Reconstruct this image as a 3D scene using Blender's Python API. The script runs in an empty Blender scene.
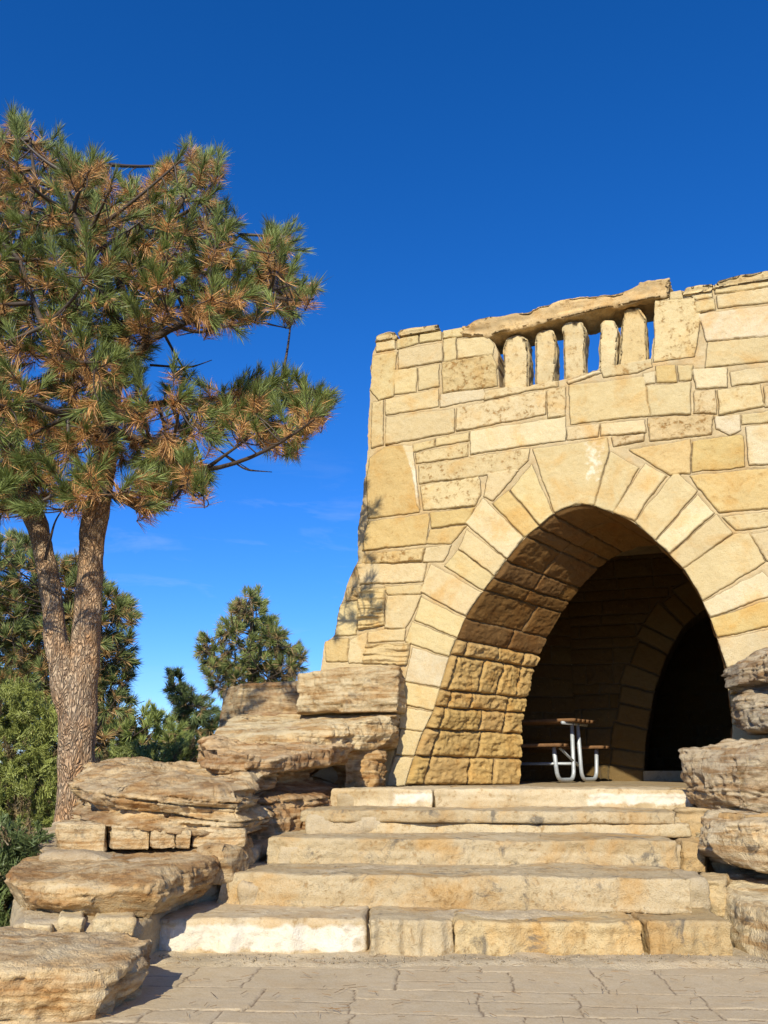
import bpy, math, random
import numpy as np
from mathutils import Vector
R = math.radians
rng = np.random.default_rng(7)
random.seed(7)
S = bpy.context.scene
COL = S.collection

# ------------------------------------------------------------------ camera
FPX, HZ, H = 870.0, 768.0, 0.965
PITCH = math.atan((HZ - 512) / FPX)
CP, SP = math.cos(PITCH), math.sin(PITCH)
CAM = np.array([0, 0, H])
cd = bpy.data.cameras.new('camera'); cam = bpy.data.objects.new('camera', cd); COL.objects.link(cam)
cam.location = (0, 0, H); cam.rotation_euler = (R(90) + PITCH, 0, 0)
cd.sensor_fit = 'VERTICAL'; cd.sensor_height = 36; cd.lens = 36 * FPX / 1024
cd.clip_start = .05; cd.clip_end = 12000
S.camera = cam

def ray(px, py):
    u, v = px - 384.0, 512.0 - py
    return np.array([u, FPX * CP - v * SP, FPX * SP + v * CP])
def atY(px, py, Y):
    r = ray(px, py); return CAM + r * (Y / r[1])
def atZ(px, py, z):
    r = ray(px, py); return CAM + r * ((z - H) / r[2])
def zat(py, Y):
    return atY(384, py, Y)[2]

ZF = .797                                   # landing / chamber floor
TH = R(20)
WN = np.array([math.sin(TH), math.cos(TH), 0]); WD = np.array([math.cos(TH), -math.sin(TH), 0])
L0 = atZ(405, 785.5, ZF)
def wuv(px, py, w=0.0):
    r = ray(px, py); t = (np.dot(L0 - CAM, WN) + w) / np.dot(r, WN)
    P = CAM + r * t; return float(np.dot(P - L0, WD)), float(P[2])
def wpt(u, z, w=0.0):
    p = L0 + WD * u + WN * w; return np.array([p[0], p[1], z])

# ------------------------------------------------------------------ noise
_TB = np.random.default_rng(99).uniform(-1, 1, 262144)
def vnoise(x, y, z, s=0):
    x = np.asarray(x, float); y = np.asarray(y, float) + 0 * x; z = np.asarray(z, float) + 0 * x
    fl = [np.floor(a) for a in (x, y, z)]; f = [a - b for a, b in zip((x, y, z), fl)]
    f = [a * a * a * (a * (a * 6 - 15) + 10) for a in f]
    I = [a.astype(np.int64) for a in fl]
    hx = [I[0] * 73856093 + s * 7919, (I[0] + 1) * 73856093 + s * 7919]; hy = [I[1] * 19349663, (I[1] + 1) * 19349663]; hz = [I[2] * 83492791, (I[2] + 1) * 83492791]
    r = 0
    for a in (0, 1):
        wx = f[0] if a else 1 - f[0]
        for b in (0, 1):
            hxy = hx[a] ^ hy[b]; k = [(hxy ^ hz[c]) for c in (0, 1)]
            k = [_TB[(q ^ (q >> 15)) & 262143] for q in k]
            r = r + wx * (f[1] if b else 1 - f[1]) * (k[0] + (k[1] - k[0]) * f[2])
    return r
def fbm(x, y, z, f=1.0, o=3, s=0, g=.5):
    r = 0; a = 1
    for k in range(o):
        r = r + a * vnoise(np.asarray(x) * f + 13.7 * k, np.asarray(y) * f + 5.1 * k, np.asarray(z) * f + 9.3 * k, s + k * 17); f *= 2.03; a *= g
    return r
def sm(t):
    t = np.clip(t, 0, 1); return t * t * (3 - 2 * t)

# ------------------------------------------------------------------ mesh helpers
def mesh_np(name, V, quads, mat, parent=None, col=None, tris=None, smooth=True):
    me = bpy.data.meshes.new(name)
    V = np.asarray(V, np.float64)
    if parent is not None: V = V - np.array(world_loc(parent))
    nq = 0 if quads is None else len(quads); nt = 0 if tris is None else len(tris)
    idx = []
    if nq: idx.append(np.asarray(quads, np.int32).ravel())
    if nt: idx.append(np.asarray(tris, np.int32).ravel())
    idx = np.concatenate(idx)
    me.vertices.add(len(V)); me.vertices.foreach_set('co', V.astype(np.float32).ravel())
    me.loops.add(len(idx)); me.loops.foreach_set('vertex_index', idx)
    me.polygons.add(nq + nt)
    st = np.concatenate([np.arange(nq) * 4, nq * 4 + np.arange(nt) * 3]).astype(np.int32)
    me.polygons.foreach_set('loop_start', st)
    me.update(calc_edges=True)
    if smooth: me.polygons.foreach_set('use_smooth', np.ones(nq + nt, bool))
    if col is not None:
        c = np.asarray(col, np.float32)
        if c.shape[1] == 5:
            e = me.attributes.new('Edge', 'FLOAT', 'POINT'); e.data.foreach_set('value', np.ascontiguousarray(c[:, 4])); c = np.ascontiguousarray(c[:, :4])
        if c.shape[1] == 3: c = np.concatenate([c, np.zeros((len(c), 1), np.float32)], 1)
        a = me.color_attributes.new('Col', 'FLOAT_COLOR', 'POINT'); a.data.foreach_set('color', c.ravel())
    me.validate(); me.update()
    o = bpy.data.objects.new(name, me); COL.objects.link(o)
    if mat: me.materials.append(mat)
    if parent is not None: o.parent = parent
    return o
def world_loc(o):
    p = Vector((0, 0, 0))
    while o is not None: p = p + o.location; o = o.parent
    return p
def tag(o, label=None, cat=None, group=None, kind=None):
    if label: o['label'] = label
    if cat: o['category'] = cat
    if group: o['group'] = group
    if kind: o['kind'] = kind
    return o
def empty(name, loc, label, cat, group=None):
    o = bpy.data.objects.new(name, None); COL.objects.link(o); o.location = tuple(loc); o.empty_display_size = .2
    return tag(o, label, cat, group)
def recenter(o, loc):
    loc = Vector(tuple(loc)); me = o.data
    n = len(me.vertices); a = np.empty(n * 3, np.float32); me.vertices.foreach_get('co', a)
    a = a.reshape(-1, 3) - np.array(loc, np.float32); me.vertices.foreach_set('co', a.ravel()); me.update()
    o.location = loc; return o

def pdist(X, Y, poly):
    """signed distance to polygon (positive inside) and nearest boundary point"""
    P = np.asarray(poly, float); n = len(P)
    best = np.full(X.shape, 1e9); bx = X.copy(); by = Y.copy(); ins = np.zeros(X.shape, bool)
    for i in range(n):
        a = P[i]; b = P[(i + 1) % n]; e = b - a; ll = max(e @ e, 1e-12)
        t = np.clip(((X - a[0]) * e[0] + (Y - a[1]) * e[1]) / ll, 0, 1)
        qx = a[0] + t * e[0]; qy = a[1] + t * e[1]; d = (X - qx) ** 2 + (Y - qy) ** 2
        m = d < best; best = np.where(m, d, best); bx = np.where(m, qx, bx); by = np.where(m, qy, by)
        if a[1] != b[1]:
            c = ((a[1] > Y) != (b[1] > Y)) & (X < (b[0] - a[0]) * (Y - a[1]) / (b[1] - a[1]) + a[0]); ins ^= c
    d = np.sqrt(best); return np.where(ins, d, -d), bx, by

CREAM = np.array([.62, .505, .285]); PALE = np.array([.66, .56, .36]); ORA = np.array([.58, .435, .20]); BRN = np.array([.56, .43, .235]); MORT = np.array([.55, .44, .255])
def scol(k=None):
    if k is None: k = random.choice('cccccpo')
    base = {'c': CREAM, 'p': PALE, 'o': ORA, 'b': BRN, 'l': ORA * .9 + .05}[k[0]]
    return base * (1 + random.uniform(-.06, .05)) * np.array([1, 1 + random.uniform(-.012, .012), 1 + random.uniform(-.09, .035)])

def hfield(name, u0, u1, v0, v1, res, stones, mapfn, mat, parent, outline=None, relief=.015, bev=.009, warp=.0075,
           mort=MORT, edge_warp=.012, side=None, side_lim=None, seed=0, scale_uv=(1, 1), rough=.005, mn=.003, gd=.009, grow=0.0):
    """stones: list of dict(poly, col, rough, relief, pit). mapfn(U,V,Hh)->xyz"""
    nu = int((u1 - u0) / res) + 2; nv = int((v1 - v0) / res) + 2
    us = np.linspace(u0, u1, nu); vs = np.linspace(v0, v1, nv)
    U, V = np.meshgrid(us, vs, indexing='ij')
    W = vnoise(U * 9, V * 9, seed + .3, 3) * warp + vnoise(U * 30, V * 30, seed + .3, 5) * warp * .55
    W2 = vnoise(U * 9, V * 9, seed + 7.3, 4) * warp + vnoise(U * 30, V * 30, seed + 4.3, 6) * warp * .55
    A, B = U + W, V + W2
    Hh = fbm(U, V, seed, 14, 3, 11) * mn
    C = np.empty(U.shape + (4,)); C[..., :3] = mort; C[..., 3] = 0.1
    C[..., :3] *= (1 + .10 * fbm(U, V, seed + 3, 5, 3, 9))[..., None]; ED = np.full(U.shape, -.03)
    N1 = fbm(U, V, seed + 1.7, 5, 4, 21); N2 = fbm(U, V, seed + 5.7, 22, 3, 31)
    for st in stones:
        P = np.asarray(st['poly'], float)
        i0, i1 = np.searchsorted(us, [P[:, 0].min() - .03, P[:, 0].max() + .03]); j0, j1 = np.searchsorted(vs, [P[:, 1].min() - .03, P[:, 1].max() + .03])
        if i1 <= i0 or j1 <= j0: continue
        sl = (slice(i0, i1), slice(j0, j1))
        d, _, _ = pdist(A[sl], B[sl], P); d = d + grow
        rl = st.get('relief', relief) * random.uniform(.7, 1.3); rg = st.get('rough', rough)
        tx, ty = random.uniform(-.02, .02), random.uniform(-.03, .02)
        c = P.mean(0); o1 = random.uniform(0, 50)
        b = st.get('bev', bev)
        t = sm(d / b)
        hh = rl + (A[sl] - c[0]) * tx + (B[sl] - c[1]) * ty + N1[sl] * rg + N2[sl] * rg * .6
        if st.get('bulge'): hh = hh + st['bulge'] * sm(d / st.get('bw', .11)) + fbm(A[sl], B[sl], o1, 11, 4, 5, .65) * st['bulge'] * .7 - np.abs(fbm(A[sl] * 1.4, B[sl], o1, 10, 4, 8, .6)) * .8 * st['bulge']
        if st.get('lam'):
            q = B[sl] + .02 * vnoise(A[sl] * 5, B[sl] * 5, o1, 2); hh = hh + .022 * vnoise(q * 0 + 3, q * 42, A[sl] * 2.5, 6) + .012 * vnoise(q * 0 + 3, q * 90, A[sl] * 5, 7)
        hh = np.maximum(hh, .002)
        m = (t > 0)
        Hh[sl] = np.where(m, np.maximum(Hh[sl] * (1 - t) + hh * t, Hh[sl] * (1 - t)), Hh[sl])
        if st.get('over'):
            mo = d > -.014; ED[sl] = np.where(mo, -.03, ED[sl]); Hh[sl] = np.where(mo, .001 + t * hh, Hh[sl]); C[sl][..., :3] = np.where(mo[..., None], mort, C[sl][..., :3])
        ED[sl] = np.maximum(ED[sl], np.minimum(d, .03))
        gr = np.exp(-((d + .004) / .005) ** 2) * (.4 + .6 * sm(N1[sl] * 1.2 + .6)); Hh[sl] = Hh[sl] - gd * gr * (1 - t)
        cc = np.asarray(st['col']); tc = sm((d + .002) / .006)[..., None]
        C[sl][..., :3] = C[sl][..., :3] * (1 - tc) + cc * (1 + .05 * N1[sl][..., None]) * tc
        if st.get('white'):
            wx, wy, wr = st['white']; q = 1 - np.sqrt(((A[sl] - wx) / wr) ** 2 + ((B[sl] - wy) / (wr * 2)) ** 2) + N1[sl] * .55 + N2[sl] * .5
            wq = (.8 * sm((q - .1) / .7) * tc[..., 0] * (d > 0))[..., None]; C[sl][..., :3] = C[sl][..., :3] * (1 - wq) + np.array([.80, .74, .58]) * wq
        C[sl][..., 3] = np.where(d > 0, st.get('pit', .25), C[sl][..., 3])
    keep = None; Ub, Vb = U.copy(), V.copy()
    if outline is not None:
        eu = U + vnoise(U * 7, V * 7, 2.2, 41) * edge_warp[1] + vnoise(U * 25, V * 25, 2.2, 42) * edge_warp[1] * .5
        ev = V + vnoise(U * 7, V * 7, 5.2, 43) * edge_warp[1] + vnoise(U * 25, V * 25, 5.2, 44) * edge_warp[1] * .5
        wm = edge_warp[0](U, V)
        eu = U * (1 - wm) + eu * wm; ev = V * (1 - wm) + ev * wm
        d, bx, by = pdist(eu, ev, outline); ins = d > 0
        kc = ins[:-1, :-1] | ins[1:, :-1] | ins[:-1, 1:] | ins[1:, 1:]
        dx, dy = bx - eu, by - ev
        near = (~ins) & (np.abs(d) < res * 2)
        Ub = np.where(near, U + dx, U); Vb = np.where(near, V + dy, V)
    else:
        kc = np.ones((nu - 1, nv - 1), bool)
    X = mapfn(Ub, Vb, Hh)                         # (nu,nv,3)
    ids = np.arange(nu * nv).reshape(nu, nv)
    ii, jj = np.nonzero(kc)
    q = np.stack([ids[ii, jj], ids[ii + 1, jj], ids[ii + 1, jj + 1], ids[ii, jj + 1]], 1)
    Vt = X.reshape(-1, 3); Cc = np.concatenate([C, ED[..., None]], -1).reshape(-1, 5)
    if side:
        kp = np.zeros((nu + 1, nv + 1), bool); kp[1:-1, 1:-1] = kc
        E = []
        for (di, dj, a, b) in ((0, -1, (0, 0), (1, 0)), (1, 0, (1, 0), (1, 1)), (0, 1, (1, 1), (0, 1)), (-1, 0, (0, 1), (0, 0))):
            nb = kp[1 + di: nu + di, 1 + dj: nv + dj]; m = kc & ~nb
            i, j = np.nonzero(m)
            E.append(np.stack([ids[i + a[0], j + a[1]], ids[i + b[0], j + b[1]]], 1))
        E = np.concatenate(E)
        uq, inv = np.unique(E.ravel(), return_inverse=True); inv = inv.reshape(-1, 2)
        ub, vb = Ub.ravel()[uq], Vb.ravel()[uq]
        steps = side if isinstance(side, (list, tuple)) else [side]
        prev = uq[inv]; base = len(Vt); Q = [q]
        layers = [Vt]; cl = [Cc]
        for sd in steps:
            nzz = fbm(ub, vb, sd * 3, 12, 3, 77)
            sdv = np.where(side_lim(ub, vb), min(sd, .03), sd) if side_lim else sd
            newp = mapfn(ub, vb, -sdv + 0 * nzz)
            if side is not None: newp = newp + np.stack([0 * nzz, 0 * nzz, .008 * nzz * (sdv > .04)], -1)
            new = base + inv
            Q.append(np.stack([prev[:, 1], prev[:, 0], new[:, 0], new[:, 1]], 1))
            layers.append(newp); cl.append(Cc[uq]); prev = new; base += len(uq)
        Vt = np.concatenate(layers); Cc = np.concatenate(cl); q = np.concatenate(Q)
    used = np.unique(q.ravel()); rem = np.full(len(Vt), -1); rem[used] = np.arange(len(used))
    return mesh_np(name, Vt[used], rem[q], mat, parent, Cc[used])

# ------------------------------------------------------------------ materials
def nd(nt, t, **kw):
    n = nt.nodes.new(t)
    for k, v in kw.items():
        if k in ('operation', 'blend_type', 'data_type', 'noise_dimensions', 'feature', 'layer_name', 'attribute_name', 'distance', 'use_clamp', 'musgrave_type', 'interpolation_type', 'clamp'): setattr(n, k, v)
        else: n.inputs[k].default_value = v
    return n
def new_mat(name):
    m = bpy.data.materials.new(name); m.use_nodes = True; nt = m.node_tree; nt.nodes.clear()
    out = nt.nodes.new('ShaderNodeOutputMaterial'); b = nt.nodes.new('ShaderNodeBsdfPrincipled'); nt.links.new(b.outputs[0], out.inputs[0])
    b.inputs['Roughness'].default_value = .9; b.inputs['Specular IOR Level'].default_value = .2
    return m, nt, b
def ramp(nt, src, stops):
    r = nt.nodes.new('ShaderNodeValToRGB'); el = r.color_ramp.elements
    while len(el) < len(stops): el.new(.5)
    for e, (p, c) in zip(el, stops): e.position = p; e.color = (c, c, c, 1) if isinstance(c, (int, float)) else tuple(c) + (1,)
    nt.links.new(src, r.inputs[0]); return r.outputs[0]
def mixc(nt, f, a, b, mode='MIX'):
    n = nt.nodes.new('ShaderNodeMix'); n.data_type = 'RGBA'; n.blend_type = mode
    for i, v in ((0, f), (6, a), (7, b)):
        if hasattr(v, 'is_output') or isinstance(v, bpy.types.NodeSocket): nt.links.new(v, n.inputs[i])
        elif isinstance(v, (int, float)): n.inputs[i].default_value = v
        else: n.inputs[i].default_value = tuple(v) + (1,)
    return n.outputs[2]
def math_(nt, op, a, b=None):
    n = nt.nodes.new('ShaderNodeMath'); n.operation = op
    for i, v in ((0, a), (1, b)):
        if v is None: continue
        if isinstance(v, bpy.types.NodeSocket): nt.links.new(v, n.inputs[i])
        else: n.inputs[i].default_value = v
    return n.outputs[0]
def noise(nt, vec, scale, detail=4, rough=.6, dist=0.0):
    n = nt.nodes.new('ShaderNodeTexNoise'); n.inputs['Scale'].default_value = scale; n.inputs['Detail'].default_value = detail
    n.inputs['Roughness'].default_value = rough; n.inputs['Distortion'].default_value = dist; nt.links.new(vec, n.inputs['Vector']); return n.outputs[0]

def stone_mat(name, warm=.35, lichen=.25, bump=.012, pitscale=38, streak=False, white=None, edge=0, eb=1, stain=(.34, .19, .06)):
    m, nt, b = new_mat(name)
    tc = nt.nodes.new('ShaderNodeTexCoord').outputs['Object']
    at = nt.nodes.new('ShaderNodeAttribute'); at.attribute_name = 'Col'; c = at.outputs['Color']; al = at.outputs['Alpha']
    n1 = noise(nt, tc, 3.0, 6, .62, .4); n2 = noise(nt, tc, 11, 6, .65); n3 = noise(nt, tc, pitscale, 5, .7); n4 = noise(nt, tc, 120, 3, .6)
    c = mixc(nt, ramp(nt, n2, [(.3, .0), (.75, .30)]), c, (.80, .66, .40), 'MULTIPLY')
    c = mixc(nt, math_(nt, 'MULTIPLY', ramp(nt, n1, [(.50, 0), (.68, 1)]), warm), c, (.95, .70, .38), 'MULTIPLY')
    c = mixc(nt, ramp(nt, n4, [(.32, .35), (.55, 0)]), c, (.62, .52, .38), 'MULTIPLY')
    # brown pits, strength by Alpha
    pm = math_(nt, 'MULTIPLY', ramp(nt, math_(nt, 'ADD', n3, math_(nt, 'MULTIPLY', math_(nt, 'SUBTRACT', al, .6), .12)), [(.535, 0), (.60, 1)]), ramp(nt, n2, [(.47, 0), (.60, 1)]))
    pm = math_(nt, 'MULTIPLY', pm, al)
    c = mixc(nt, pm, c, stain)
    if lichen:
        nl = noise(nt, tc, 6.5, 8, .72, .6)
        lm = math_(nt, 'MULTIPLY', ramp(nt, nl, [(.56, 0), (.66, 1)]), lichen)
        c = mixc(nt, lm, c, (.13, .115, .09))
    if streak:
        mp = nt.nodes.new('ShaderNodeMapping'); mp.inputs['Scale'].default_value = (1.2, 1.2, 9); nt.links.new(tc, mp.inputs[0])
        ns = noise(nt, mp.outputs[0], 2.6, 7, .68, .25)
        c = mixc(nt, ramp(nt, ns, [(.40, .75), (.52, 0)]), c, (.58, .40, .22), 'MULTIPLY')
        c = mixc(nt, ramp(nt, ns, [(.54, 0), (.68, .6)]), c, (.66, .54, .33))
    if white:
        x0, x1, z0, z1 = white
        sx = nt.nodes.new('ShaderNodeSeparateXYZ'); nt.links.new(tc, sx.inputs[0])
        nw = noise(nt, tc, 8, 6, .6)
        w = math_(nt, 'SUBTRACT', nw, .5)
        xx = math_(nt, 'ADD', sx.outputs[0], math_(nt, 'MULTIPLY', w, .35)); zz = math_(nt, 'ADD', sx.outputs[2], math_(nt, 'MULTIPLY', w, .12))
        def band(v, a, bb, e):
            return math_(nt, 'MULTIPLY', ramp(nt, math_(nt, 'ADD', math_(nt, 'DIVIDE', math_(nt, 'SUBTRACT', v, a), e), 0), [(0, 0), (1, 1)]), ramp(nt, math_(nt, 'DIVIDE', math_(nt, 'SUBTRACT', bb, v), e), [(0, 0), (1, 1)]))
        wm = math_(nt, 'MULTIPLY', band(xx, x0, x1, .05), band(zz, z0, z1, .02))
        wm = math_(nt, 'MULTIPLY', wm, ramp(nt, noise(nt, tc, 16, 5, .7), [(.3, .55), (.5, .95)]))
        c = mixc(nt, wm, c, (.72, .655, .52))
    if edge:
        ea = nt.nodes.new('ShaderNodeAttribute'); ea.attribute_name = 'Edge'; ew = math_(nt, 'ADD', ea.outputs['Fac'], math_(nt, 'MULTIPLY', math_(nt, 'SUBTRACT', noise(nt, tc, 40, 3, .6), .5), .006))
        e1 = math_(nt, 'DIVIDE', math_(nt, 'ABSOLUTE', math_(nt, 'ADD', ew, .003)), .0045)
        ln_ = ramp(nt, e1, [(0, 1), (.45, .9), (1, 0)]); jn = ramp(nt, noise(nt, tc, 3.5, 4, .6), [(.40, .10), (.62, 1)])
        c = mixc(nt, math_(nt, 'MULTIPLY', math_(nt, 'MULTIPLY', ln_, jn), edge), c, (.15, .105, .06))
    nt.links.new(c, b.inputs['Base Color'])
    hsum = math_(nt, 'ADD', math_(nt, 'MULTIPLY', n3, .55), math_(nt, 'ADD', math_(nt, 'MULTIPLY', n2, .5), math_(nt, 'MULTIPLY', n4, .22)))
    hsum = math_(nt, 'SUBTRACT', hsum, math_(nt, 'MULTIPLY', pm, .35))
    if edge and eb: hsum = math_(nt, 'ADD', hsum, math_(nt, 'MULTIPLY', ramp(nt, math_(nt, 'ADD', math_(nt, 'DIVIDE', ew, .012), .5), [(.15, 0), (.75, 1)]), .9))
    bp = nt.nodes.new('ShaderNodeBump'); bp.inputs['Strength'].default_value = 1; bp.inputs['Distance'].default_value = bump
    nt.links.new(hsum, bp.inputs['Height']); nt.links.new(bp.outputs[0], b.inputs['Normal'])
    return m
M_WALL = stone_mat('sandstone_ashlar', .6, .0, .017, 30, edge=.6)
M_SLAB = stone_mat('rough_sandstone', .5, .25, .02, 26)
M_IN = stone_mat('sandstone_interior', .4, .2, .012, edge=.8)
M_ROCK = stone_mat('layered_sandstone', .55, .6, .034, 26, True)
M_GREY = stone_mat('weathered_grey_rock', .3, .9, .040, 20, True)
M_STEP = stone_mat('worn_step_stone', .75, .8, .022, 30)
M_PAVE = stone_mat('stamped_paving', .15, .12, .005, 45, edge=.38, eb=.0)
M_PLAZA = stone_mat('plain_paving', .15, .10, .004, 45)
M_MORT = stone_mat('rubble_mortar', .2, .25, .02, 30)

def attr_mat(name, rough=.6, trans=0.0, bump=None, spec=.3, hs=None):
    m, nt, b = new_mat(name); b.inputs['Roughness'].default_value = rough; b.inputs['Specular IOR Level'].default_value = spec
    at = nt.nodes.new('ShaderNodeAttribute'); at.attribute_name = 'Col'; c = at.outputs['Color']
    nt.links.new(c, b.inputs['Base Color'])
    if trans:
        t = nt.nodes.new('ShaderNodeBsdfTranslucent'); nt.links.new(c, t.inputs[0]); mx = nt.nodes.new('ShaderNodeMixShader'); mx.inputs[0].default_value = trans
        out = [n for n in nt.nodes if n.type == 'OUTPUT_MATERIAL'][0]
        nt.links.new(b.outputs[0], mx.inputs[1]); nt.links.new(t.outputs[0], mx.inputs[2]); nt.links.new(mx.outputs[0], out.inputs[0])
    return m
M_NEED = attr_mat('pine_needles', .5, .12, spec=.35)
def bark_mat():
    m, nt, b = new_mat('ponderosa_bark')
    tc = nt.nodes.new('ShaderNodeTexCoord').outputs['Object']
    mp = nt.nodes.new('ShaderNodeMapping'); mp.inputs['Scale'].default_value = (1, 1, .38); nt.links.new(tc, mp.inputs[0])
    ds = nt.nodes.new('ShaderNodeTexNoise'); ds.inputs['Scale'].default_value = 9; nt.links.new(mp.outputs[0], ds.inputs['Vector'])
    va = nt.nodes.new('ShaderNodeVectorMath'); va.operation = 'MULTIPLY_ADD'; nt.links.new(ds.outputs['Color'], va.inputs[0]); va.inputs[1].default_value = (.26, .26, .26); nt.links.new(mp.outputs[0], va.inputs[2])
    vo = nt.nodes.new('ShaderNodeTexVoronoi'); vo.feature = 'DISTANCE_TO_EDGE'; vo.inputs['Scale'].default_value = 30; nt.links.new(va.outputs[0], vo.inputs['Vector'])
    vc = nt.nodes.new('ShaderNodeTexVoronoi'); vc.inputs['Scale'].default_value = 30; nt.links.new(va.outputs[0], vc.inputs['Vector'])
    n = noise(nt, mp.outputs[0], 30, 6, .7); n1 = noise(nt, tc, 4, 4, .6)
    c = mixc(nt, ramp(nt, n1, [(.4, 0), (.6, 1)]), (.60, .35, .17), (.56, .42, .27))
    sp = nt.nodes.new('ShaderNodeSeparateColor'); nt.links.new(vc.outputs['Color'], sp.inputs[0])
    c = mixc(nt, math_(nt, 'MULTIPLY', sp.outputs[0], .6), c, (.50, .38, .25))
    c = mixc(nt, ramp(nt, n, [(.35, .7), (.55, 0)]), c, (.24, .13, .065))
    c = mixc(nt, ramp(nt, vo.outputs['Distance'], [(.0, .75), (.12, 0)]), c, (.13, .075, .045))
    nt.links.new(c, b.inputs['Base Color'])
    h = math_(nt, 'ADD', ramp(nt, vo.outputs['Distance'], [(0, 0), (.3, 1)]), math_(nt, 'MULTIPLY', n, .6))
    bp = nt.nodes.new('ShaderNodeBump'); bp.inputs['Distance'].default_value = .022; nt.links.new(h, bp.inputs['Height']); nt.links.new(bp.outputs[0], b.inputs['Normal'])
    return m
M_BARK = bark_mat()
def plain(name, col, rough=.6, metal=0, var=.3, sc=20, bump=.002):
    m, nt, b = new_mat(name); tc = nt.nodes.new('ShaderNodeTexCoord').outputs['Object']
    n = noise(nt, tc, sc, 5, .65)
    c = mixc(nt, ramp(nt, n, [(.35, var), (.65, 0)]), col, tuple(x * .45 for x in col)); nt.links.new(c, b.inputs['Base Color'])
    b.inputs['Roughness'].default_value = rough; b.inputs['Metallic'].default_value = metal
    bp = nt.nodes.new('ShaderNodeBump'); bp.inputs['Distance'].default_value = bump; nt.links.new(n, bp.inputs['Height']); nt.links.new(bp.outputs[0], b.inputs['Normal'])
    return m
M_PIPE = plain('galvanised_pipe', (.50, .54, .57), .5, .3, .35, 25)
M_WOOD = plain('weathered_plank', (.22, .115, .05), .8, 0, .6, 14, .004)
M_TWIG = plain('grey_twig_bark', (.10, .075, .055), .9, 0, .6, 30)
M_BOLT = plain('dark_bolt_steel', (.12, .12, .12), .5, .6)

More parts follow.
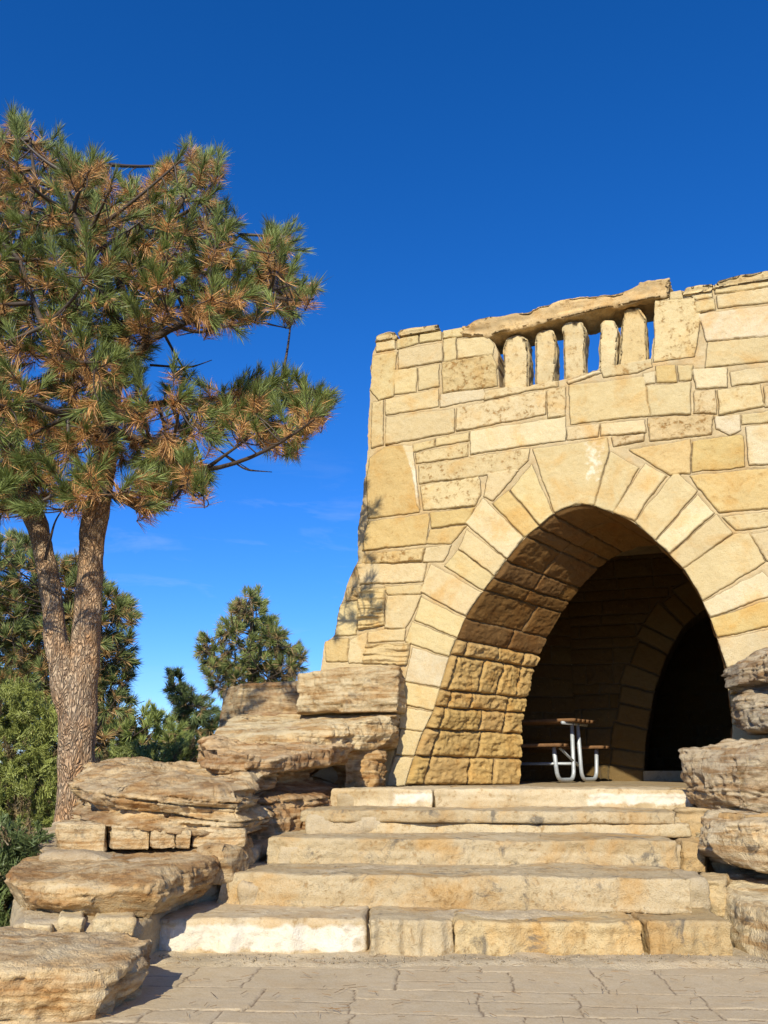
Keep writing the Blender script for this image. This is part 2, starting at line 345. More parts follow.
# ------------------------------------------------------------------ rock generator
def resample(P, n):
    P = np.asarray(P, float); Q = np.vstack([P, P[:1]]); s = np.r_[0, np.cumsum(np.linalg.norm(np.diff(Q, axis=0), axis=1))]
    t = np.linspace(0, s[-1], n, endpoint=False); return np.stack([np.interp(t, s, Q[:, 0]), np.interp(t, s, Q[:, 1])], 1), s[-1]
def area(P): x, y = P[:, 0], P[:, 1]; return .5 * np.sum(x * np.roll(y, -1) - np.roll(x, -1) * y)
def rock(name, foot, z0, z1, mat, label=None, cat='rock', group=None, parent=None, slope=(0, 0), bslope=(0, 0), prof=((0, 0), (1, 0)), amp=.03, sa=.03, lay=.06,
         topamp=.02, rnd=.02, res=.012, seed=0, c1=(.50, .39, .24), c2=(.36, .25, .14), grey=0, soft=2, pit=.5, dip=0.0, facet=0.0, cuts=9, cutd=.25, bk=.025):
    P = np.asarray(foot, float)
    if area(P) < 0: P = P[::-1]
    n0 = 400; Q, per = resample(P, n0)
    n = max(40, int(per / res)); Q, per = resample(P, n)
    k = max(1, int(soft * .012 / res)); sarr = np.arange(n) * per / n; nbk = max(4, int(per / .17))
    for _ in range(k * 2): Q = (np.roll(Q, 1, 0) + Q * 2 + np.roll(Q, -1, 0)) / 4
    rnd = rnd * .6
    T = np.roll(Q, -2, 0) - np.roll(Q, 2, 0); T /= np.linalg.norm(T, axis=1)[:, None] + 1e-9
    for _ in range(4): T = (np.roll(T, 1, 0) + T * 2 + np.roll(T, -1, 0)) / 4
    Nn = np.stack([T[:, 1], -T[:, 0]], 1); Nn /= np.linalg.norm(Nn, axis=1)[:, None] + 1e-9
    C = Q.mean(0)
    nz = max(6, int((z1 - z0) / res)); M = max(8, int(np.linalg.norm(Q - C, axis=1).mean() / res / 1.4)); M = min(M, 70)
    ts = np.linspace(0, 1, nz)
    pin = np.interp(ts, [a for a, b in prof], [b for a, b in prof])
    hh = (z1 - z0)
    rb = np.where(ts * hh < rnd, rnd - np.sqrt(np.maximum(rnd ** 2 - (rnd - ts * hh) ** 2, 0)), 0); q = (1 - ts) * hh
    rb = rb + np.where(q < rnd, rnd - np.sqrt(np.maximum(rnd ** 2 - (rnd - q) ** 2, 0)), 0)
    rings = []; cols = []
    def top(x, y): return z1 + slope[0] * (x - C[0]) + slope[1] * (y - C[1])
    def bot(x, y): return z0 + bslope[0] * (x - C[0]) + bslope[1] * (y - C[1])
    lr = np.random.default_rng(100 + seed).uniform(-1, 1, 400); lc = np.random.default_rng(300 + seed).uniform(0, 1, 400)
    def strat(x, y, z):
        w = z + dip * (x - C[0]) + .35 * lay * fbm(x, y, z * .3, 1.6, 3, seed + 5)
        l = w / lay + 100; 
        l = l + .35 * np.sin(l * 1.7)
        i = np.floor(l).astype(int); f = l - i
        a = lr[i % 400]; b = lr[(i + 1) % 400]; s = a + (b - a) * sm((f - .88) / .12)
        crack = np.exp(-((f - .8) / .07) ** 2) * (lr[(i * 7) % 400] > -.1)
        cc = lc[i % 400] + (lc[(i + 1) % 400] - lc[i % 400]) * sm((f - .75) / .1)
        if len(x) == n:
            u = sarr / per * nbk + lr[(i * 13) % 400] * 7 + .15 * vnoise(x * 9, y * 9, z * 9, seed + 61); ci = np.floor(u).astype(int); cf = u - ci; ci = ci % nbk
            h0 = lr[(ci * 31 + i * 57) % 400]; h1 = lr[((ci + 1) % nbk * 31 + i * 57) % 400]
            s = s + (h0 + (h1 - h0) * sm((cf - .9) / .1) - .5 * np.exp(-((cf - .9) / .05) ** 2)) * bk / max(sa, .004)
        return s - crack * 1.1, cc
    def disp(x, y, z, nx, ny, f):
        s, cc = strat(x, y, z)
        nb = fbm(x, y, z, 3.2, 5, seed + 1, .6)
        nr = np.abs(vnoise(x * 7, y * 7, z * 9, seed + 9))
        d = s * sa * (.55 + .45 * vnoise(x * 3, y * 3, z * 3, seed + 3)) + nb * amp - nr * amp * .5 + vnoise(x * 34, y * 34, z * 50, seed + 4) * .0035
        if facet:
            fx = vnoise(x * 2.2, y * 2.2, z * 2.2, seed + 31); d = d + facet * np.round(fx * 3) / 3
        return x + nx * d * f, y + ny * d * f, cc, d
    def color(x, y, z, cc):
        v = fbm(x, y, z * 2.5, 2.5, 4, seed + 8); t = np.clip(cc * .8 + v * .5 - .1, 0, 1)[:, None]
        c = np.asarray(c1) * (1 - t) + np.asarray(c2) * t
        if grey:
            g = np.clip(grey + .5 * fbm(x, y, z, 1.7, 3, seed + 12), 0, 1)[:, None]; c = c * (1 - g) + g * np.array([.37, .325, .25]) * (1 - .35 * t)
        return np.concatenate([c, np.full((len(c), 1), pit)], 1)
    def addring(x, y, z, cc): rings.append(np.stack([x, y, z], 1)); cols.append(color(x, y, z, cc))
    MB = 5
    for m in range(MB):
        f = .2 + .8 * m / MB
        x = C[0] + (Q[:, 0] - Nn[:, 0] * (pin[0] + rnd) - C[0]) * f; y = C[1] + (Q[:, 1] - Nn[:, 1] * (pin[0] + rnd) - C[1]) * f
        zb = bot(x, y); addring(x, y, zb + .01 * vnoise(x * 9, y * 9, 0 * x, seed), lc[:1].repeat(n))
    for t, a, b in zip(ts, pin, rb):
        x = Q[:, 0] - Nn[:, 0] * (a + b); y = Q[:, 1] - Nn[:, 1] * (a + b)
        zb = bot(x, y); zt = top(x, y) + topamp * fbm(x, y, 0 * x, 2.6, 4, seed + 2); z = zb + (zt - zb) * t
        X, Y, cc, d = disp(x, y, z, Nn[:, 0], Nn[:, 1], 1)
        addring(X, Y, z, cc)
    lastX, lastY = rings[-1][:, 0], rings[-1][:, 1]
    for m in range(1, M + 1):
        f = (1 - m / M)
        x = C[0] + (lastX - C[0]) * f; y = C[1] + (lastY - C[1]) * f
        e = topamp * fbm(x, y, 0 * x, 2.6, 4, seed + 2)
        # thin laminae peeling on the top surface
        lamn = fbm(x, y, 0 * x, 1.8, 4, seed + 22); lam = (np.floor(lamn * 4) + sm((lamn * 4 - np.floor(lamn * 4)) / .12)) / 4
        z = top(x, y) + e + lam * topamp * .8 * min(1, m / 4) + vnoise(x * 25, y * 25, 0 * x, seed + 6) * .003
        _, cc = strat(x, y, z)
        addring(x, y, z, cc * .3)
    V = np.concatenate(rings); Cc = np.concatenate(cols); K = len(rings)
    cr = np.random.default_rng(900 + seed); cen = np.array([C[0], C[1], (z0 + z1) / 2])
    for _ in range(cuts):
        an = cr.uniform(0, 6.283); tl = cr.uniform(-.75, .6); nv_ = np.array([math.cos(an) * math.cos(tl), math.sin(an) * math.cos(tl), math.sin(tl)])
        pr = (V - cen) @ nv_; sup = np.quantile(pr, .997); th = sup - min(sup * cutd, .10) * cr.uniform(.35, 1)
        ex = np.maximum(pr - th, 0); wob = .012 * fbm(V[:, 0], V[:, 1], V[:, 2], 6, 3, seed + 40)
        V = V - nv_ * (np.maximum(ex + wob * (ex > 0), 0) * .88)[:, None]
    a = np.arange(n); b = (a + 1) % n
    q = np.concatenate([np.stack([k_ * n + a, k_ * n + b, (k_ + 1) * n + b, (k_ + 1) * n + a], 1) for k_ in range(K - 1)])
    o = mesh_np(name, V, q, mat, parent, Cc)
    if parent is None: recenter(o, (C[0], C[1], z0))
    if label and parent is None: tag(o, label, cat, group)
    elif label: o['label'] = label
    return o
def fp(py, *pts):                                   # footprint from (px, Y) pairs seen near image row py
    return [tuple(atY(px, py, Y)[:2]) for px, Y in pts]

# ------------------------------------------------------------------ TOWER
tower = empty('stone_shelter', L0, 'cream sandstone lookout shelter with a wide arch and an open balustrade', 'stone shelter')
CR = {'A': (340, 300, 3.4909), 'B': (540, 270, 3.3684), 'C': (340, 480, 3.3045), 'D': (440, 400, 3.84), 'E': (600, 430, 4.5714),
      'F': (340, 400, 5.4857), 'G': (310, 560, 4.2643), 'H': (660, 600, 5.12)}
def cpx(cr, pts):
    x0, y0, s = CR[cr]; out = []
    for x, y in pts:
        px, py = x0 + x / s, y0 + y / s
        out.append((px, py))
    return out
ST = '''A p 128,150 192,140 192,170 128,182
A c 200,130 272,122 272,150 200,172
A c 278,118 355,106 355,140 278,150
A c 362,108 440,96 440,122 415,130 362,134
A c 112,196 198,182 185,335 135,350 105,310
A c 205,175 357,150 357,214 205,242
A c 362,140 404,132 404,208 364,214
A c 410,140 515,128 540,160 532,190 410,205
A c 192,248 268,238 266,320 190,330
A c 274,240 346,224 345,300 276,314
A b 357,218 530,192 545,225 548,300 360,325
A c 160,348 342,310 342,372 160,402
A p 350,330 500,310 505,345 350,374
A cb 505,320 640,292 760,283 762,300 640,320 505,352
A c 162,410 400,380 400,462 158,505
A cb 408,378 718,315 718,400 408,458
B cb 25,405 85,395 85,490 28,500
A cb 255,505 330,488 330,512 258,530
A c 335,485 450,462 450,490 335,512
A cb 265,535 445,502 445,545 268,572
A c 112,360 152,350 150,400 150,505 110,520
D p 118,120 482,65 480,155 118,208
A cb 275,580 455,550 660,520 655,560 610,600 278,640
F o 165,320 250,255 340,250 370,300 400,400 415,470 432,615 155,650 148,420
F p 345,250 395,250 415,400 435,600 425,580 405,440 378,330
F cb 442,470 755,425 768,440 768,520 742,580 455,605
F o 125,820 155,668 480,625 490,650 470,790 250,812 125,828
F o 495,620 740,590 690,680 505,700
F o 495,712 690,692 610,790 475,788
C b 80,248 280,225 270,268 75,278
C c 285,225 370,215 340,270 275,270
C c 70,285 285,275 275,335 65,345
C c 150,352 270,348 268,378 160,378
C l 62,360 150,358 145,480 60,495
C c 158,382 268,382 240,450 215,490 148,490
G c 130,190 205,175 195,320 105,325
C c 95,500 218,492 212,530 92,538
C l 80,545 232,540 218,610 75,605
G o 65,345 165,335 160,430 70,435
G c 170,345 245,305 240,350 225,440 165,440
G b 160,120 215,115 225,165 155,175
G c 200,20 495,15 480,92 215,100
V D c 355,190 640,148 650,190 590,405 520,402 440,432
V D c 350,250 435,440 385,480 270,345
V D o 262,348 380,485 325,525 205,400
D c 185,285 300,270 205,388 168,370
V D p 165,378 320,530 258,610 100,475
V C c 420,165 545,262 512,315 392,228
V C c 388,232 508,320 475,365 345,285
V C c 300,280 468,372 415,450 268,370
V C c 270,390 412,460 390,520 248,460
V C c 240,468 382,525 360,582 217,535
V C p 240,555 378,595 332,685 215,665
V C c 208,668 335,695 312,760 180,735
V C c 195,750 310,768 277,830 198,820
V C c 203,824 272,835 247,912 183,908
V C c 183,915 243,920 217,1012 148,1012
V D c 655,200 762,262 665,430 595,408
V E c 205,155 305,210 225,310 155,415 62,378 150,240
V E c 345,190 445,280 250,500 160,420
V E p 445,300 518,380 318,565 255,510
V E c 530,388 605,475 380,630 320,575
V E cb 610,480 680,470 755,605 470,778 385,635
V E p 470,790 740,650 772,740 505,858
V E o 505,865 768,765 800,885 540,948
V H c 292,205 580,130 600,230 345,350
V H c 348,365 600,260 640,420 360,480
V H c 362,492 660,450 660,620 372,635
V H c 370,642 660,640 660,930 365,940
E o 135,92 412,45 415,198 370,200 320,205
E o 422,55 640,20 655,30 660,170 425,190
E o 415,210 768,175 768,355 545,378 445,260
E c 560,400 768,365 768,432 620,460
E c 690,475 768,455 768,600 765,600
B c 98,390 350,360 368,490 105,520
B c 90,530 198,520 195,560 92,572
B c 205,520 350,505 355,548 205,558
B b 240,565 350,555 350,575 250,595
B c 360,392 505,378 505,485 372,490
B b 362,500 515,490 585,490 575,555 370,575
B cb 520,410 590,405 595,485 518,480
B p 590,495 672,488 675,540 640,555 595,535
B c 600,405 740,388 752,460 605,488
B c 680,490 768,475 768,512 680,522
B o 390,325 455,320 460,375 395,380
B c 465,322 512,322 510,370 468,372
B p 350,350 388,342 388,380 355,385
B p 515,335 628,330 628,395 525,400
B c 640,345 768,325 768,378 645,390
B cb 385,105 520,95 540,150 520,290 385,308
B c 436,35 470,60 485,95 440,100
B p 535,150 768,120 768,225 560,240
B c 565,245 768,228 768,310 560,328
B p 490,72 575,60 580,90 530,100
B c 528,110 585,98 590,135 530,145
B c 590,50 665,35 768,15 768,55 660,75 590,80
B c 595,88 768,60 768,110 600,130
B p 695,530 768,520 768,650 705,660
B c 755,395 768,390 768,465 758,465
B p 90,375 200,337 205,345 95,385
B cb 205,332 240,320 375,300 378,325 330,345 215,360
G b 195,792 300,797 296,965 192,965
G o 306,802 362,802 322,965 300,965
G c 120,870 188,795 188,965 120,965
G b 60,900 112,870 114,965 60,965'''
stones = []
VQ = []                                             # voussoir joint params
for ln in ST.split('\n'):
    w = ln.split(); vous = w[0] == 'V'
    if vous: w = w[1:]
    pts = cpx(w[0], [tuple(map(float, a.split(','))) for a in w[2:]])
    k = w[1]
    uv = []
    ext = random.uniform(0, 22)
    for px, py in pts:
        if px >= 767.5:
            py = py + (py - 768) * .0 - (ext + 8) * .16 * (785 - py) / 475; px = 778 + ext
        uv.append(wuv(px, py))
    kind = k[0]; d = dict(poly=uv, col=scol(kind), pit=.25, bev=.010)
    if 'b' in k: d['pit'] = .85; d['rough'] = .006
    if kind == 'b': d['pit'] = 1.0; d['rough'] = .012
    if kind == 'o': d['pit'] = .5
    if kind in 'cp' and 'b' not in k: d['pit'] = random.choice((.05, .15, .3, .6))
    if kind == 'l': d['lam'] = 1; d['pit'] = .7; d['relief'] = .03
    if vous: d['relief'] = .017; d['rough'] = .004; d['bev'] = .010; d['pit'] = .2
    if w[2].startswith('355,190') : d['white'] = wuv(594, 457) + (.13,)
    if w[2].startswith('345,250') : d['white'] = wuv(412, 480) + (.15,)
    if k == 'b' and w[0] == 'G': d['bulge'] = .05
    stones.append(d)
# courses continuing to the right of what the photo shows
def top_edge_z(u):
    a = wuv(737, 279); b = wuv(768, 274); return b[1] + (u - b[0]) * (b[1] - a[1]) / (b[0] - a[0]) * .3
z = .4
uR = 6.2
while z < 5.6:
    hgt = random.uniform(.14, .30)
    py = 785 - (z + hgt / 2 - .9) * 105
    u = wuv(799, max(250, py))[0] + random.uniform(0, .04)
    while u < uR:
        wd = random.uniform(.25, .75)
        if z > .3: stones.append(dict(poly=[(u, z), (u + wd - .012, z + random.uniform(-.004, .004)), (u + wd - .012, z + hgt - .012), (u, z + hgt - .012)], col=scol(), pit=.3))
        u += wd
    z += hgt

OUTP = [(300, 800), (318, 700), (322, 662), (325, 641), (334, 636), (340, 604), (346, 590), (350, 575), (357, 560), (358, 526), (363, 497), (365.5, 467), (368, 440), (370, 404), (372, 356), (376, 343),
        (395, 340), (418, 334), (442, 330), (466, 327), (467, 337), (487, 336.5), (494, 343), (497, 352), (498, 388)]
OUTP += [(524, 387), (560, 381), (599, 369), (625, 364), (651, 359)]
OUTP += [(654, 330), (654, 301), (668, 299), (670, 281), (679.5, 288), (684, 292), (700, 289), (711, 287), (715, 283), (737, 279), (768, 273)]
outline = [wuv(*p) for p in OUTP]
ue = outline[-1]; outline += [(uR, ue[1] + .12), (uR, .3)]
AR = [(733, 800), (733, 785), (731, 776), (732.5, 724), (731, 709), (728, 686), (727, 668), (717.5, 640), (710.5, 618.6), (703, 602), (696, 587.5), (683, 568), (669.6, 554.5), (656, 541.6), (634, 521.5), (613, 513), (600, 508.8), (593.6, 505.5),
      (575, 504.7), (554.6, 512.5), (540, 525.5), (524.6, 537.5), (507, 559), (495, 576), (483, 591), (465.6, 616), (457.4, 637), (449, 656), (440, 687), (434, 710), (423, 731), (414, 756), (405, 785), (401, 800)]
def chaikin(P, k=2):
    P = [tuple(p) for p in P]
    for _ in range(k):
        Q = [P[0]]
        for a, b in zip(P[:-1], P[1:]): Q += [(a[0] * .75 + b[0] * .25, a[1] * .75 + b[1] * .25), (a[0] * .25 + b[0] * .75, a[1] * .25 + b[1] * .75)]
        P = Q + [P[-1]]
    return P
AR = [AR[0], AR[1]] + chaikin(AR[2:-2]) + [AR[-2], AR[-1]]
arch = [wuv(*p) for p in AR]
arch[0] = (arch[1][0], .3); arch[-1] = (arch[-2][0] - .03, .3)
outline += arch + [(outline[0][0], .3)]
archx = np.array([a[0] for a in arch]); uLa, uRa = archx.min(), archx.max(); zAp = max(a[1] for a in arch)
def em(U, V):                                       # rough silhouette outside, clean cut at the arch
    din = (U > uLa - .12) & (U < uRa + .12) & (V < zAp + .12)
    return np.where(din, .25, 1.0)
def wmap(U, V, Hh):
    P = L0[None, None, :2] + U[..., None] * WD[:2] - Hh[..., None] * WN[:2] if U.ndim == 2 else L0[None, :2] + U[:, None] * WD[:2] - Hh[:, None] * WN[:2]
    return np.concatenate([P, V[..., None]], -1)
umin = min(p[0] for p in outline)
front = hfield('front_wall', umin - .05, uR + .02, .3, 5.75, .0075, stones, wmap, M_WALL, tower, outline=outline, side=[.03, .15, .33, .5], side_lim=lambda U, V: (U > uLa - .05) & (U < uRa + .05) & (V < zAp + .04), edge_warp=(em, .012), seed=1, grow=.0045)

# ---- arch lining (the passage through the thick wall)
W1 = 1.1
INP = [(760, 800), (760, 785), (760, 720), (752, 665), (735, 620), (712, 582), (690, 558), (655, 541), (624, 549), (592, 570), (564, 606), (542, 643), (530, 674), (521, 721), (518, 785), (517, 800)]
INP = [INP[0], INP[1]] + chaikin(INP[2:-2]) + [INP[-2], INP[-1]]
inn = [wuv(p[0], p[1], W1) for p in INP]; inn[0] = (inn[1][0], .3); inn[-1] = (inn[-2][0], .3)
def curve_fn(pts):
    P = np.array(pts); s = np.r_[0, np.cumsum(np.linalg.norm(np.diff(P, axis=0), axis=1))]; return P, s
PA, sA = curve_fn(arch[1:-1]); PB, sB = curve_fn(inn[1:-1])
# match apexes so that courses run level through the passage
apA = sA[np.argmax(PA[:, 1])]; apB = sB[np.argmax(PB[:, 1])]
LT = sA[-1]
def evalA(s): return np.interp(s, sA, PA[:, 0]), np.interp(s, sA, PA[:, 1])
def evalB(s):
    t = np.where(s < apA, s / apA * apB, apB + (s - apA) / (LT - apA) * (sB[-1] - apB)); return np.interp(t, sB, PB[:, 0]), np.interp(t, sB, PB[:, 1])
def lmap(U, V, Hh):
    def base(s, v):
        ax, az = evalA(s); bx, bz = evalB(s); f = v / W1
        uu = ax + (bx - ax) * f; zz = az + (bz - az) * f; P = L0[:2] + uu[..., None] * WD[:2] + v[..., None] * WN[:2]
        return np.concatenate([P, zz[..., None]], -1)
    p = base(U, V); e = .03
    ds = base(np.clip(U + e, 0, LT), V) - base(np.clip(U - e, 0, LT), V); dv = base(U, V + .01) - p
    n = np.cross(ds, dv); n /= np.linalg.norm(n, axis=-1, keepdims=True) + 1e-9
    fade = sm((V + .0) / .05) if True else 1
    return p + n * (Hh * (.15 + .85 * fade))[..., None] * LS
LS = 1.0
# joints at the voussoir joints of the face
jp = [(731, 709 + 15), (728, 686), (717.5, 640), (710.5, 618.6), (703, 602), (683, 568), (669.6, 554.5), (656, 541.6), (634, 521.5), (613, 513), (594, 505.5), (554.6, 512.5), (540, 525.5), (524.6, 537.5), (507, 559), (495, 576), (483, 591), (465.6, 616), (457.4, 637), (449, 656), (440, 687), (434, 710), (423, 731), (414, 756)]
js = [0]
for p in jp:
    q = np.array(wuv(*p)); i = np.argmin([np.linalg.norm(PA[k] - q) for k in range(len(PA))]); js.append(sA[i])
js = sorted(set(js)) + [LT]
ls = []
for a, b in zip(js[:-1], js[1:]):
    if b - a < .03: continue
    low = a > LT - 1.62; v = 0.0
    first = True
    while v < W1:
        wd = random.uniform(.22, .52) if low else random.uniform(.35, .8)
        if first and low: wd = random.uniform(.08, .2)
        v2 = min(W1, v + wd)
        if W1 - v2 < .12: v2 = W1
        ls.append(dict(poly=[(a + .006, v - (.1 if first else -.005)), (b - .006, v - (.1 if first else -.005)), (b - .006, v2 - .005 + (.1 if v2 == W1 else 0)), (a + .006, v2 - .005 + (.1 if v2 == W1 else 0))],
                       col=scol('o' if low else random.choice('oob')) * (np.array([.90, .81, .70]) if low else np.array([.36, .26, .17])), bulge=.019 if low else .006, relief=.02, bw=.03 if low else .1, bev=.014 if low else .012, rough=.004, pit=.4))  # upper stones coloured dark and warm to carry the soffit's shade
        v = v2; first = False
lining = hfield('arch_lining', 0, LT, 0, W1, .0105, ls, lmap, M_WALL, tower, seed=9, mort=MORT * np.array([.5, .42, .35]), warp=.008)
me = lining.data; nrm = np.empty(len(me.polygons) * 3, np.float32)
# ---- chamber, its wall stones and mortar coloured dark in place of deep shade
W2 = 4.2
def box(name, x0, x1, y0, y1, z0, z1, mat, parent, label=None):
    V = [(x, y, z) for z in (z0, z1) for y in (y0, y1) for x in (x0, x1)]
    q = [(0, 1, 3, 2), (4, 6, 7, 5), (0, 4, 5, 1), (2, 3, 7, 6), (0, 2, 6, 4), (1, 5, 7, 3)]
    return mesh_np(name, V, q, mat, parent, np.array([[.42, .33, .19, .3]] * 8), smooth=False)
def prism(name, plan, z0, z1, mat, parent, col=(.48, .38, .23)):
    P = [tuple(p[:2]) for p in plan]
    if area(np.array(P)) < 0: P = P[::-1]
    n = len(P); V = [(x, y, z0) for x, y in P] + [(x, y, z1) for x, y in P]
    me = bpy.data.meshes.new(name); pl = world_loc(parent) if parent else Vector((0, 0, 0))
    me.from_pydata([tuple(Vector(v) - pl) for v in V], [], [tuple(reversed(range(n))), tuple(range(n, 2 * n))] + [(i, (i + 1) % n, (i + 1) % n + n, i + n) for i in range(n)])
    a = me.color_attributes.new('Col', 'FLOAT_COLOR', 'POINT'); a.data.foreach_set('color', list(col + (.3,)) * (2 * n))
    me.materials.append(mat); o = bpy.data.objects.new(name, me); COL.objects.link(o)
    if parent: o.parent = parent
    return o
def courses(u0, u1, z0, z1, hr=(.14, .28), wr=(.3, .8), kinds='ccoob', bulge=.008, dk=.2, skip=None):  # dk puts the indoor shade and warm bounce into the stone colour
    out = []; z = z0
    while z < z1:
        h = random.uniform(*hr); u = u0 - random.uniform(0, .3)
        while u < u1:
            w = random.uniform(*wr)
            cx, cz = u + w / 2, z + h / 2
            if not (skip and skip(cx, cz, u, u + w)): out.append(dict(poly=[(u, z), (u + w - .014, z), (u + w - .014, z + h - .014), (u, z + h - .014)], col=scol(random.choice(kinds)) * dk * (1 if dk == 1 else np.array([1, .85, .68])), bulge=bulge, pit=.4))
            u += w
        z += h
    return out
cornU, _ = wuv(574, 700, W2)
ZC = 3.95
def planar(P0, P1, inward):                         # wall between two plan points; h pushes inward
    P0 = np.asarray(P0[:2]); P1 = np.asarray(P1[:2]); ln = np.linalg.norm(P1 - P0); d = (P1 - P0) / ln; n = np.array([-d[1], d[0]])
    if np.dot(n, np.asarray(inward)[:2] - P0) < 0: n = -n
    def f(U, V, Hh):
        return np.concatenate([P0 + U[..., None] * d + Hh[..., None] * n, V[..., None]], -1)
    return f, ln
ctr = wpt(2.2, 0, 2.4)
cA = wpt(-.3, 0, W1 + .02); cB = wpt(-.7, 0, 2.9); cC = wpt(cornU, 0, W2); cD = wpt(5.3, 0, W2); cE = wpt(5.3, 0, W1 + .02)
for nm, a, b in (('side_wall', cA, cB), ('side_wall', cB, cC), ('side_wall', cD, cE)):
    f, ln = planar(a, b, ctr)
    hfield(nm, 0, ln, .4, ZC, .02, courses(0, ln, .45, ZC), f, M_IN, tower, seed=3, mort=MORT * .22)  # mortar darkened with the stones, shade put into its colour
# front wall's inner face, either side and above the arch
f, ln = planar(cA, cE, ctr)
cut = [(p[0] + .3, p[1]) for p in inn]
ol = [(0, .4), (0, ZC), (ln, ZC), (ln, .4)] + [(cut[0][0], .4)] + cut[1:-1] + [(cut[-1][0], .4)]
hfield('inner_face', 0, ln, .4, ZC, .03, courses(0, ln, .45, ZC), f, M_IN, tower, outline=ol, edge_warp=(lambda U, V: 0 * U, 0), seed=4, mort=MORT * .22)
# back wall with the second arch
f, ln = planar(cC, cD, ctr)
IN2 = [(640, 785), (646, 740), (655, 690), (667, 656), (683, 627), (702, 611), (722, 603), (745, 612), (765, 640), (782, 680), (790, 730), (793, 785)]
a2 = [wuv(p[0], p[1], W2) for p in IN2]; a2 = [(u - cornU, zz) for u, zz in a2]
a2[0] = (a2[0][0], .4); a2[-1] = (a2[-1][0], .4)
c2 = np.array([(a2[0][0] + a2[-1][0]) / 2, 1.2])
vs2 = []
P2, s2 = curve_fn(a2)
def off2(s, d):
    x, y = np.interp(s, s2, P2[:, 0]), np.interp(s, s2, P2[:, 1]); x2, y2 = np.interp(s + .02, s2, P2[:, 0]), np.interp(s + .02, s2, P2[:, 1]); x1, y1 = np.interp(s - .02, s2, P2[:, 0]), np.interp(s - .02, s2, P2[:, 1])
    t = np.array([x2 - x1, y2 - y1]); t /= np.linalg.norm(t); return (x - t[1] * d, y + t[0] * d)
s = 0
while s < s2[-1] - .05:
    e = min(s + random.uniform(.2, .34), s2[-1]); d = random.uniform(.42, .5)
    vs2.append(dict(poly=[off2(s + .012, 0), off2(e - .008, 0), off2(e - .008, d), off2(s + .012, d)], col=scol(random.choice('cco')) * np.array([.27, .225, .165]), relief=.03, pit=.3, over=1)); s = e  # ring stones tinted dark as well, standing in for the indoor shade
ring = [off2(t, .52) for t in np.linspace(0, s2[-1], 40)]
def inring(cx, cz, ua, ub):
    for x in (ua, cx, ub):
        d, _, _ = pdist(np.array([[x]]), np.array([[cz]]), ring + [(ring[-1][0], .3), (ring[0][0], .3)])
        if d[0, 0] > -.02: return True
    return False
ol = [(0, .4), (0, ZC), (ln, ZC), (ln, .4)] + a2[::-1]
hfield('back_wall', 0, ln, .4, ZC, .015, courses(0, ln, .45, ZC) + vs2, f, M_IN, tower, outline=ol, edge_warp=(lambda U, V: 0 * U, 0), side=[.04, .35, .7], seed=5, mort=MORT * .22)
# passage beyond the second arch
pe = wpt(cornU + a2[0][0] - .5, 0, W2 + .68); pf = wpt(cornU + a2[-1][0] + .5, 0, W2 + .68); pg = wpt(cornU + a2[-1][0] + .5, 0, W2 + 3); ph = wpt(cornU + a2[0][0] - .5, 0, W2 + 3)
for a, b in ((pe, ph), (ph, pg), (pg, pf)):
    f, ln = planar(a, b, (pe + pg) / 2)
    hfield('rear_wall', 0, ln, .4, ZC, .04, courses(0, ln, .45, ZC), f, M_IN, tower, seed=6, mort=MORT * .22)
oL = wpt(-1.4, 0, 3.1); 
prism('chamber_ceiling', [wpt(-.35, 0, .35), wpt(-.85, 0, 3.2), wpt(-.5, 0, 7.6), wpt(uR - .05, 0, 7.6), wpt(uR - .05, 0, .35)], ZC - .01, ZC + .1, M_IN, tower)
prism('chamber_floor', [wpt(-.2, 0, .06), wpt(-1.3, 0, 3.1), wpt(-.5, 0, 7.5), wpt(uR - .1, 0, 7.5), wpt(uR - .1, 0, .06)], .3, ZF - .004, M_STEP, tower, (.47, .38, .24))
t0 = wpt(cornU + a2[0][0] - .02, 0, W2 - .02); t1 = wpt(cornU + a2[-1][0] + .0, 0, W2 - .02); t2 = wpt(cornU + a2[-1][0], 0, W2 + .6); t3 = wpt(cornU + a2[0][0] - .02, 0, W2 + .6)
prism('door_sill', [t0, t1, t2, t3], ZF - .01, ZF + .13, M_STEP, tower, (.5, .42, .28))
# outer side and rear walls of the shelter
wl = [wpt(-.33, 0, .35), wpt(-.95, 0, 3.1), wpt(-.6, 0, 7.7), wpt(uR, 0, 7.7), wpt(uR, 0, .3)]
ow = wpt(2.5, 0, 4)
for a, b in zip(wl[:-1], wl[1:]):
    f0, ln = planar(a, b, ow); g = lambda U, V, Hh, f0=f0: f0(U, V, -Hh)
    hfield('outer_wall', 0, ln, 0, 4.55, .03, courses(0, ln, 0.02, 4.4, kinds='ccop', dk=1), g, M_WALL, tower, seed=8)

